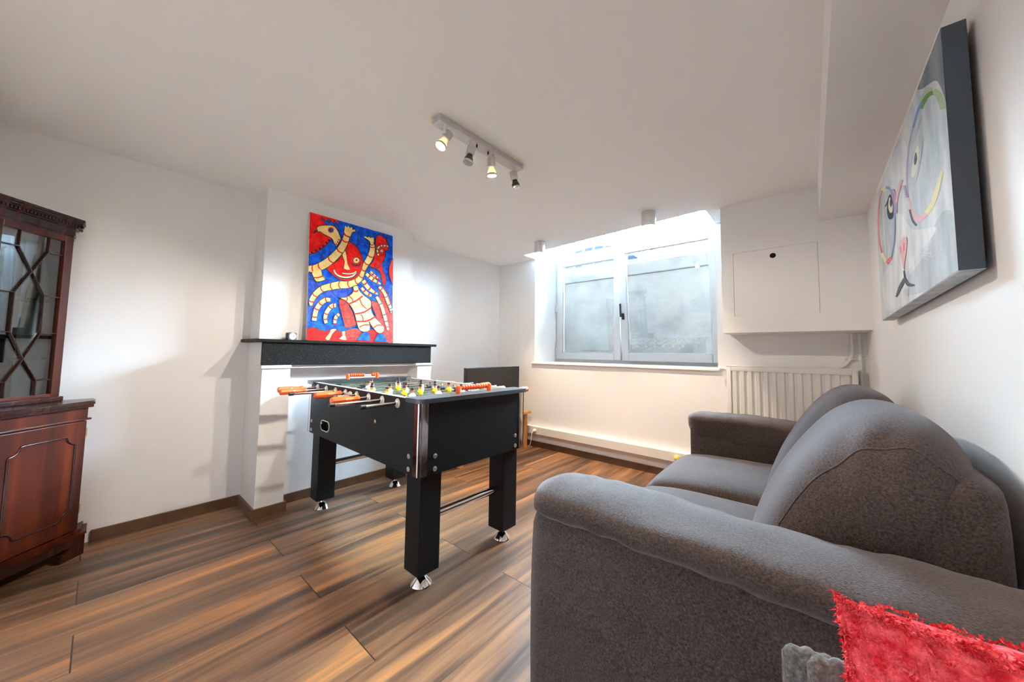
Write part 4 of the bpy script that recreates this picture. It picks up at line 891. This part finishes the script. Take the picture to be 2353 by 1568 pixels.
for i, u in enumerate(RODS):
    vend, handle, colr, men = SETUP[i]; v2 = vend + 1.17
    bm = new(); cyl(bm, (u, vend + (.002 if not handle else .05), RZ), (u, v2 - (.002 if handle else .05), RZ), .0078, 16); rod = fobj('rod', bm, CHROME, smooth=40)
    for vv, sg in ((vb0, -1), (vb1, 1)):
        bm = new(); lathe(bm, [(.0225, 0), (.0225, .0015), (.019, .004), (.013, .0055), (.0125, .010), (.0095, .012)], (u, vv, RZ), (0, sg, 0), 24); fobj('rosette', bm, PLATE, rod, smooth=35)
        bm = new(); vi = vv + .030 if sg < 0 else vv - .030; lathe(bm, [(.019, 0), (.017, .004), (.011, .007)], (u, vi, RZ), (0, -sg, 0), 20); fobj('bushing', bm, CHROME, rod, smooth=35)
    def hnd(v0, sg):
        bm = new(); P = [(.003, 0), (.0150, .0), (.0178, .004), (.0180, .05), (.0165, .080), (.0132, .105), (.0135, .115), (.0165, .130), (.0160, .140), (.009, .142)]
        lathe(bm, P, (u, v0, RZ), (0, sg, 0), 8); h = fobj('handle', bm, ORANGE, rod, smooth=None)
        bm = new(); lathe(bm, [(.0042, 0), (.0042, .001), (.002, .0012)], (u - .0165, v0 + sg * .070, RZ + .004), (-1, 0, .25), 12); fobj('screw', bm, STEEL, h)
    def endcap(v0, sg):
        bm = new(); lathe(bm, [(.0075, 0), (.0095, .002), (.0098, .024), (.0088, .025)], (u, v0 - sg * .002, RZ), (0, sg, 0), 16); fobj('end_cap', bm, BLACKP, rod, smooth=35)
    if handle: hnd(vend, 1); endcap(v2, -1)
    else: endcap(vend, 1); hnd(v2, -1)
    ms = [m_[0] for m_ in men]
    for v, tlt in men:
        bm = new(); face = 1 if colr == 'w' else -1
        b = new(); player(b, (0, 0, 0), 0, colr); b.transform(Matrix.Scale(face, 4, (1, 0, 0)) if face < 0 else Matrix.Identity(4)); merge(bm, b, None, Matrix.Translation((u, v, RZ)) @ Matrix.Rotation(tlt, 4, 'Y'))
        fobj('player', bm, [WHITE_P if colr == 'w' else YELLOW_P, SKIN, NAVY], rod, smooth=40)
    for vv in (ms[0] - .075, ms[-1] + .045):
        if .055 < vv < W_T - .09:
            bm = new(); bumper(bm, u, vv); fobj('bumper', bm, BLACKP, rod, smooth=30)
# bead counters on the end tops
for u, va, vb_, gap in ((.067, .269, .489, 'near'), (L_ - .075, .252, .478, 'far')):
    z = ZT; bm = new(); cyl(bm, (u, va, z + .028), (u, vb_, z + .028), .0016, 8); cnt = fobj('score_counter', bm, STEEL)
    for v in (va, vb_):
        bm = new(); lathe(bm, [(.0125, 0), (.0125, .030), (.0105, .038), (.005, .0415), (.0005, .042)], (u, v, z), (0, 0, 1), 16); fobj('post', bm, ORANGE, cnt, smooth=40)
    for k in range(10):
        if gap == 'near': v = va + .030 + .0185 * k
        else: v = va + .022 + .0135 * k if k < 8 else (vb_ - .024 - .0135 * (9 - k) if k == 9 else vb_ - .0385)
        bm = new(); lathe(bm, [(.003, -.006), (.010, -.0052), (.0128, -.002), (.0128, .002), (.010, .0052), (.003, .006)], (u, v, z + .028), (0, 1, 0), 16); fobj('bead', bm, ORANGE, cnt, smooth=50)
for q in list(bpy.data.objects):
    pass

# ------------------------------------------------------------------ ceiling track with four heads
tl = thing('track_spotlight', 'brushed metal ceiling spotlight bar with four swivel heads, two lit', 'spotlight', (-1.325, 1.273, ZC))
MT = Matrix.Translation((-1.3235, 1.273, 0)) @ Matrix.Rotation(math.radians(-2.2), 4, 'Z')
bm = new(); box(bm, (-.031, -.300, 2.168), (.031, .300, ZC), .0015); obj('bar', bm, ALU, tl, frame=MT)
REFL = mat('bulb_reflector', (.75, .66, .52, 1), .22, .7); HEAT = mat('dark_heat_sink', (.05, .05, .055, 1), .4, .6)
def lamp_glow(name, col, st): return mat(name, (1, .9, .75, 1), .3, emit=(col, st))
GLOW = lamp_glow('lit_bulb_lens', (1, .86, .66, 1), 28.0); RIMG = lamp_glow('lit_bulb_rim', (1, .62, .28, 1), .20)
DARKLENS = mat('unlit_bulb_lens', (.35, .34, .33, 1), .15)
def head(y, aim, lit, off, k):
    bx_ = Vector((-1.3130, y, 0)); d = Vector(aim).normalized()
    bm = new(); box(bm, (bx_.x - .008, y - .0045, 2.125), (bx_.x + .008, y + .0045, 2.169), .002); a_ = obj('arm', bm, STEEL, tl)
    o = Vector((bx_.x + off[0], y + off[1], 2.140 + off[2]))
    bm = new(); lathe(bm, [(.012, 0), (.0215, .0015), (.0225, .004), (.0225, .047), (.020, .049)], o, d, 24); cyl(bm, o + d * .006, Vector((bx_.x, y, 2.131)), .004, 8)
    sk = obj('socket', bm, ALU, a_, smooth=35)
    bm = new(); lathe(bm, [(.0145, .046), (.0150, .055), (.0200, .064), (.0235, .075), (.0255, .088), (.0258, .092)], o, d, 24, cap=False)
    bu = obj('bulb', bm, RIMG if lit else HEAT, sk, smooth=50)
    bm = new(); lathe(bm, [(.0258, .084), (.0270, .086), (.0270, .094), (.0235, .0945)], o, d, 24); obj('bulb_rim', bm, REFL, bu, smooth=35)
    bm = new(); lathe(bm, [(.0235, 0), (.0235, .0008)], o + d * .0942, d, 24); obj('lens', bm, GLOW if lit else DARKLENS, bu)
    if lit:
        l = bpy.data.lights.new('bulb_light', 'SPOT'); l.energy = SPOT_W * k; l.color = WARM; l.spot_size = math.radians(140 if y < 1.2 else 168); l.spot_blend = .30; l.shadow_soft_size = .024
        lo = bpy.data.objects.new('bulb_light', l); COL.objects.link(lo); lo.parent = tl
        p = o + d * .104; lo.rotation_euler = d.to_track_quat('-Z', 'Y').to_euler(); lo.location = wmat(tl).inverted() @ p
head(1.012, (-.10, -.50, -1.0), True, (-.012, .034, .006), 1.0)
head(1.180, (-.06, -.22, -1.0), False, (-.004, .010, 0), 0)
head(1.347, (-.04, .16, -1.0), True, (.004, -.022, -.002), 1.0)
head(1.522, (.02, .32, -1.0), False, (.002, -.008, .002), 0)
for yy in (1.222, 1.306):
    bm = new(); lathe(bm, [(.004, 0), (.005, -.006), (.0045, -.014), (.002, -.018)], (-1.313, yy, 2.168), (0, 0, 1), 10); obj('cable_nub', bm, BLACKP, tl)

# two surface cylinders by the window, two more over the part of the room behind the camera
def downlight(x, y, label, k, rot=0):
    t = thing('ceiling_downlight', label, 'ceiling light', (x, y, ZC))
    r = .053
    bm = new(); lathe(bm, [(r - .002, 0), (r, -.002), (r, -.113), (r - .001, -.115), (r - .0045, -.115), (r - .005, -.112), (r - .005, -.02), (r - .005, -.018)], (x, y, ZC), (0, 0, 1), 40, cap=False); obj('housing', bm, STEEL, t, smooth=35)
    bm = new(); lathe(bm, [(.047, -.085), (.030, -.070)], (x, y, ZC), (0, 0, 1), 32, cap=False); obj('reflector', bm, REFL, t, smooth=40)
    bm = new(); lathe(bm, [(.030, -.0712), (.030, -.0700)], (x, y, ZC), (0, 0, 1), 32); obj('lens', bm, GLOW, t)
    l = bpy.data.lights.new('bulb_light', 'SPOT'); l.energy = SPOT_W * k; l.color = (1.0, .80, .58); l.spot_size = math.radians(86); l.spot_blend = 1.0; l.shadow_soft_size = .028
    lo = bpy.data.objects.new('bulb_light', l); COL.objects.link(lo); lo.parent = t; lo.location = (0, 0, -.116)
downlight(-2.072, 2.822, 'brushed metal cylinder downlight at the left end of the window notch', 2.3)
downlight(-.949, 2.737, 'brushed metal cylinder downlight by the middle of the window notch', 2.3)

# ------------------------------------------------------------------ corner cabinet
cab = thing('corner_cabinet', 'dark mahogany corner cabinet with glazed upper door and brass hinges', 'cabinet', (-2.949, .011, 0), (0, 0, math.radians(135)))
CX0, CX1 = -.425, -.033; cxm = (CX0 + CX1) / 2
def five(x0, x1, y0, ret, dep):
    """front from x0 to x1 at depth y0, short returns at 45 degrees, back corner cut at depth dep."""
    return [(x0, y0), (x1, y0), (x1 + ret * .7071, y0 + ret * .7071), ((x0 + x1) / 2 + .03, dep), ((x0 + x1) / 2 - .03, dep), (x0 - ret * .7071, y0 + ret * .7071)]
def cobj(name, bm, m, parent=None, **k): return obj(name, bm, m, parent or cab, frame=cab, **k)
DEP = .330
bm = new(); prism(bm, five(CX0, CX1, .022, .135, DEP), .10, .757); cobj('base_carcass', bm, MAHOG)
# plinth with bracket feet and moulding
bm = new()
for side in (0, 1):
    pts = [(0, 0), (.105, 0), (.110, .020), (.098, .036), (.080, .040), (.070, .055), (.060, .060), (0, .060)] 
    P = [(CX1 + .018 - p[0], p[1]) if side else (CX0 - .018 + p[0], p[1]) for p in pts]
    prism(bm, P, -.012, .014, M=XZ)
box(bm, (CX0 - .018, -.012, .060), (CX1 + .018, .014, .101), .002); cobj('plinth', bm, MAHOG_D)
for sx_, xx in ((1, CX1 + .018), (-1, CX0 - .018)):
    bm = new(); prism(bm, [(xx, -.012), (xx + sx_ * .085, .073), (xx + sx_ * .075, .083), (xx - sx_ * .010, .002)], .0, .101); cobj('bracket_foot', bm, MAHOG_D)
bm = new()
prism(bm, [(CX0 - .020, -.016), (CX1 + .020, -.016), (CX1 + .110, .074), (CX1 + .09, .09), (CX0 - .09, .09), (CX0 - .110, .074)], .101, .112)
prism(bm, [(CX0 - .010, .004), (CX1 + .010, .004), (CX1 + .10, .084), (CX0 - .10, .084)], .112, .128); cobj('base_moulding', bm, MAHOG)
# frieze with bead, counter
bm = new(); box(bm, (CX0, .008, .700), (CX1, .024, .757)); box(bm, (CX0 - .012, -.002, .690), (CX1 + .012, .024, .700), .003); cobj('frieze', bm, MAHOG)
bm = new(); prism(bm, five(CX0 - .004, CX1 + .004, -.020, .140, DEP), .766, .790); bmesh.ops.bevel(bm, geom=[e for e in bm.edges if abs(e.verts[0].co.z - e.verts[1].co.z) < 1e-4], offset=.006, segments=3, affect='EDGES')
b = new(); prism(b, five(CX0 - .008, CX1 + .008, -.010, .135, DEP), .756, .767); merge(bm, b); cobj('counter', bm, MAHOG_D, smooth=40)
# lower door with shaped panel moulding
bm = new(); box(bm, (CX0 + .008, .004, .132), (CX1 - .004, .022, .686), .003); ld = cobj('door', bm, MAHOG)
px0, px1, pz0, pz1, nr_ = -.338, -.082, .206, .618, .040
def notch_path():
    P = []
    for cx_, cz, a0 in ((px1, pz1, 270), (px0, pz1, 0), (px0, pz0, 90), (px1, pz0, 180)):
        seq = [a0 - 0, a0 - 90] if True else []
        P.append((cx_, cz, a0))
    out = []
    for cx_, cz, a0 in P:
        sxn = -1 if cx_ == px1 else 1; szn = -1 if cz == pz1 else 1
        arc = [(cx_ + sxn * nr_ * math.cos(t), cz + szn * nr_ * math.sin(t)) for t in np.linspace(0, PI / 2, 7)]
        # arc runs from the horizontal side to the vertical side
        pts_ = [(cx_ + sxn * (nr_ + .010), cz)] + arc + [(cx_, cz + szn * (nr_ + .010))]
        pts_ = [(cx_ + sxn * (nr_ + .010), cz), (cx_ + sxn * nr_, cz + szn * .002)] + [(cx_ + sxn * (nr_ * math.cos(t)), cz + szn * (nr_ * math.sin(t))) for t in np.linspace(.05, PI / 2 - .05, 7)] + [(cx_ + sxn * .002, cz + szn * nr_), (cx_, cz + szn * (nr_ + .010))]
        out.append(pts_)
    # order: top right (from vertical to horizontal), top left, bottom left, bottom right
    tr_, tl_, bl_, br_ = out
    return tr_[::-1] + tl_ + bl_[::-1] + br_
NP = notch_path()
bm = new(); tube(bm, [(x, .003, z) for x, z in NP] + [(NP[0][0], .003, NP[0][1])], .0052, 8); cobj('panel_moulding', bm, MAHOG_D, ld, smooth=50)
for z in (.625, .235):
    bm = new(); cyl(bm, (CX1 + .001, .010, z - .022), (CX1 + .001, .010, z + .022), .0042, 10); cobj('hinge', bm, BRASS, ld)
bm = new(); lathe(bm, [(.0065, 0), (.0065, .002), (.002, .003)], (CX0 + .024, .004, .43), (0, -1, 0), 14); cobj('escutcheon', bm, BRASS, ld)
# upper stage: hollow carcass with shelves
UY = .120; UX0, UX1 = -.392, -.066; UZ0, UZ1 = .790, 1.640
bm = new(); u5 = five(UX0, UX1, UY + .02, .125, DEP + .02)
for i in (1, 2, 3, 4, 5):
    p, q = Vector((*u5[i], 0)), Vector((*u5[(i + 1) % 6], 0)); d = (q - p).normalized(); n_ = Vector((-d.y, d.x, 0))
    prism(bm, [(p.x, p.y), (q.x, q.y), (q.x + n_.x * .010, q.y + n_.y * .010), (p.x + n_.x * .010, p.y + n_.y * .010)], UZ0, UZ1)
prism(bm, u5, UZ0, UZ0 + .03); prism(bm, u5, UZ1 - .03, UZ1); cobj('upper_carcass', bm, MAHOG_D)
for z in (1.005, 1.30):
    bm = new(); prism(bm, five(UX0 + .02, UX1 - .02, UY + .045, .10, DEP), z, z + .012); cobj('shelf', bm, MAHOG_D)
bm = new(); box(bm, (UX0 - .012, UY - .012, UZ0), (UX1 + .012, UY + .03, UZ0 + .026), .005); cobj('waist_moulding', bm, MAHOG_D)
# glazed door
gx0, gx1, gz0, gz1 = -.341, -.102, .832, 1.622
bm = new(); yA, yB = UY - .002, UY + .019
box(bm, (UX0, yA, UZ0 + .026), (gx0, yB, UZ1 + .012), .002); box(bm, (gx1, yA, UZ0 + .026), (UX1, yB, UZ1 + .012), .002); box(bm, (gx0, yA, UZ0 + .026), (gx1, yB, gz0), .002); box(bm, (gx0, yA, gz1), (gx1, yB, UZ1 + .012), .002)
ud = cobj('glazed_door', bm, MAHOG)
bm = new(); box(bm, (gx0 - .004, UY + .010, gz0 - .004), (gx1 + .004, UY + .013, gz1 + .004)); cobj('pane', bm, CAB_GLASS, ud)
gm = (gx0 + gx1) / 2; hx = .056; za, zb, zc_, zd, ze, zf = gz1, 1.545, 1.434, 1.325, 1.138, 1.012; zg = .905
def mun(bm, p, q, w_=.0075):
    p, q = Vector((p[0], UY + .004, p[1])), Vector((q[0], UY + .004, q[1])); d = q - p; l = d.length; d.normalize(); s_ = Vector((d.z, 0, -d.x))
    b = new(); vs = []
    for t in (0, l):
        for a_, y_ in ((-w_, .008), (-w_ * .4, -.005), (w_ * .4, -.005), (w_, .008)): vs.append(b.verts.new(p + d * t + s_ * a_ * .62 + Vector((0, y_, 0))))
    b.faces.new(vs[:4]); b.faces.new(vs[4:][::-1])
    for i in range(4): b.faces.new((vs[i], vs[4 + i], vs[4 + (i + 1) % 4], vs[(i + 1) % 4]))
    bmesh.ops.recalc_face_normals(b, faces=b.faces[:]); merge(bm, b)
bm = new()
for sg in (-1, 1):
    x1_ = gm + sg * hx; xe = gx1 if sg > 0 else gx0
    mun(bm, (x1_, za), (x1_, zb)); mun(bm, (x1_, zb), (gm, zc_)); mun(bm, (gm, zc_), (x1_, zd)); mun(bm, (x1_, zd), (x1_, ze)); mun(bm, (x1_, ze), (gm, zf)); mun(bm, (gm, zf), (x1_, zg)); mun(bm, (x1_, zg), (x1_, gz0))
    for z in (zb, zd, ze, zg): mun(bm, (x1_, z), (xe, z))
cobj('glazing_bar', bm, MAHOG_D, ud)
for z in (1.545, 1.235, .885):
    bm = new(); cyl(bm, (UX1 + .001, UY + .004, z - .020), (UX1 + .001, UY + .004, z + .020), .004, 10); cobj('hinge', bm, BRASS, ud)
# cornice with dentils
bm = new()
def corn(o, z0, z1): prism(bm, five(UX0 - o * .15, UX1 + o * .15, UY + .018 - o, .112 + o * .4, DEP + .02), z0, z1)
for o, z0, z1 in ((.014, 1.652, 1.664), (.020, 1.664, 1.702), (.030, 1.702, 1.709), (.034, 1.709, 1.722), (.044, 1.722, 1.728), (.052, 1.728, 1.738), (.058, 1.738, 1.750)): corn(o, z0, z1)
nd = 26
for i in range(nd):
    x = UX0 - .022 + (UX1 - UX0 + .044) * (i + .5) / nd; box(bm, (x - .0046, UY - .022, 1.7095), (x + .0046, UY - .010, 1.7215))
for i in range(8):
    for sg in (1, -1):
        t = .012 + i * .0165; px_ = (UX1 + .013 if sg > 0 else UX0 - .020) + sg * t * .7071; py_ = UY - .016 + t * .7071
        b = new(); box(b, (-.0046, -.005, 1.7095), (.0046, .005, 1.7215)); merge(bm, b, None, Matrix.Translation((px_, py_, 0)) @ Matrix.Rotation(sg * PI / 4, 4, 'Z'))
cobj('cornice', bm, MAHOG_D)

# ------------------------------------------------------------------ stool, knitted throw and red cushion next to the sofa
stool = thing('footstool', 'dark upholstered footstool beside the near sofa arm', 'stool', (.12, .32, 0))
bm = new(); puffbox(bm, (.125, .330, .360), (.155, .175, .095), .04, 8); obj('seat', bm, FAB, stool, smooth=60)
for x in (.0, .25):
    for y in (.19, .47):
        bm = new(); lathe(bm, [(.014, 0), (.020, .270)], (x, y, 0), (0, 0, 1), 12); obj('leg', bm, MAHOG_D, stool, smooth=40)
KNIT = mat('grey_knit_wool', (.075, .066, .060, 1), .9, noise_col=(220, (.17, .155, .14, 1), .4, .7), bump=(300, .3))
thr = thing('throw', 'grey ribbed knit throw folded upright behind the red cushion', 'throw', (.10, .44, .49))
def fold(x0, x1, y, z0, z1, th):
    bm = new(); st = []; n = 60
    for i in range(n + 1):
        t = i / n; x = x0 + (x1 - x0) * t; rib = .0035 * abs(math.sin(t * (x1 - x0) / .0145 * PI)); e = math.sqrt(max(.0, 1 - max(0, (.10 - t) / .10) ** 2)) if t < .10 else 1
        ring = []
        for j in range(20):
            a = 2 * PI * j / 20; hz = (z1 - z0) / 2 * (.94 + .06 * e); ry = th * max(.15, e) + rib
            q = Vector((x, y + math.copysign(abs(math.cos(a)) ** .8, math.cos(a)) * ry, (z0 + z1) / 2 + math.copysign(abs(math.sin(a)) ** .45, math.sin(a)) * (hz + rib)))
            q.y += .006 * fnoise(Vector((x * 9, q.z * 9, 1)), 1); q.z += .004 * fnoise(Vector((x * 14, 3, 0)), 1); ring.append(q)
        st.append(ring)
    loft(bm, st); return obj('fold', bm, KNIT, thr, smooth=60)
fold(-.034, .20, .490, .456, .772, .020); fold(-.012, .22, .446, .456, .800, .020)
REDW = mat('red_wool', srgb(214, 22, 40), .95, noise_col=(90, srgb(255, 104, 110), .38, .66), bump=(180, .6))
red = thing('cushion', 'shaggy red wool cushion standing in front of the near sofa arm', 'cushion', (.14, .33, .49))
bm = new(); nx_, nz_ = 60, 64; CW, CH, CT = .250, .425, .062
Mr = Matrix.Translation((.145, .345, .700)) @ Matrix.Rotation(math.radians(7), 4, 'Z') @ Matrix.Rotation(math.radians(-3), 4, 'Y') @ Matrix.Rotation(math.radians(-7), 4, 'X')
def pil(u, v, side):
    # u, v in -1..1; corners pulled out, edges slightly hollow
    x = u * CW / 2 * (1 - .045 * (1 - v * v)); z = v * CH / 2 * (1 - .035 * (1 - u * u))
    t = ((1 - u * u) * (1 - v * v)) ** .42 * CT
    q = Vector((x, side * t, z))
    q += Vector((.3, side, .3)) * (.0065 * fnoise(Vector((x * 60, side * 3, z * 60)), 1) + .004 * fnoise(Vector((x * 140, side * 5, z * 140)), 1)); return q
for side in (-1, 1):
    g = [[bm.verts.new(pil(-1 + 2 * i / nx_, -1 + 2 * j / nz_, side)) for j in range(nz_ + 1)] for i in range(nx_ + 1)]
    for i in range(nx_):
        for j in range(nz_): bm.faces.new((g[i][j], g[i + 1][j], g[i + 1][j + 1], g[i][j + 1]))
bmesh.ops.remove_doubles(bm, verts=bm.verts[:], dist=.004); bmesh.ops.recalc_face_normals(bm, faces=bm.faces[:])
obj('cover', bm, REDW, red, frame=Mr, smooth=80)
bm = new(); rnd = random.Random(3)
for k in range(22000):
    u, v = rnd.uniform(-1, 1), rnd.uniform(-1, 1); side = -1 if rnd.random() < .8 else 1
    if rnd.random() < .22:
        if rnd.random() < .5: u = math.copysign(1 - .02 * rnd.random(), u)
        else: v = math.copysign(1 - .02 * rnd.random(), v)
    p = pil(u, v, side); l = rnd.uniform(.002, .0055); w_ = rnd.uniform(.00035, .0008)
    d = Vector((rnd.gauss(0, .7) + u * .2, side * .30 + rnd.gauss(0, .2), rnd.gauss(-.15, .6))).normalized(); s_ = d.cross(Vector((0, 1, 0)) if abs(d.y) < .8 else Vector((1, 0, 0))).normalized() * w_
    c1 = p + d * l * .5 + Vector((0, side * .0015, 0)); c2 = p + d * l + Vector((0, -side * .001, -.002))
    v0, v1 = bm.verts.new(p - s_), bm.verts.new(p + s_); v2, v3 = bm.verts.new(c1 - s_), bm.verts.new(c1 + s_); v4 = bm.verts.new(c2)
    bm.faces.new((v0, v1, v3, v2)); bm.faces.new((v2, v3, v4))
pl_ = obj('pile', bm, REDW, red, frame=Mr, smooth=80); pl_['kind'] = 'stuff'

# thin cable along the skirting of the fireplace recess
bm = new(); tube(bm, smooth_path([(XU + .02, 1.10, .012), (XU + .03, 1.35, .010), (XU + .05, 1.55, .010), (XU + .035, 1.72, .012), (XU + .05, 1.84, .010)], 8), .003, 8); tag(obj('cable', bm, BLACKP, smooth=60), 'thin black cable lying on the floor inside the fireplace recess', 'cable')
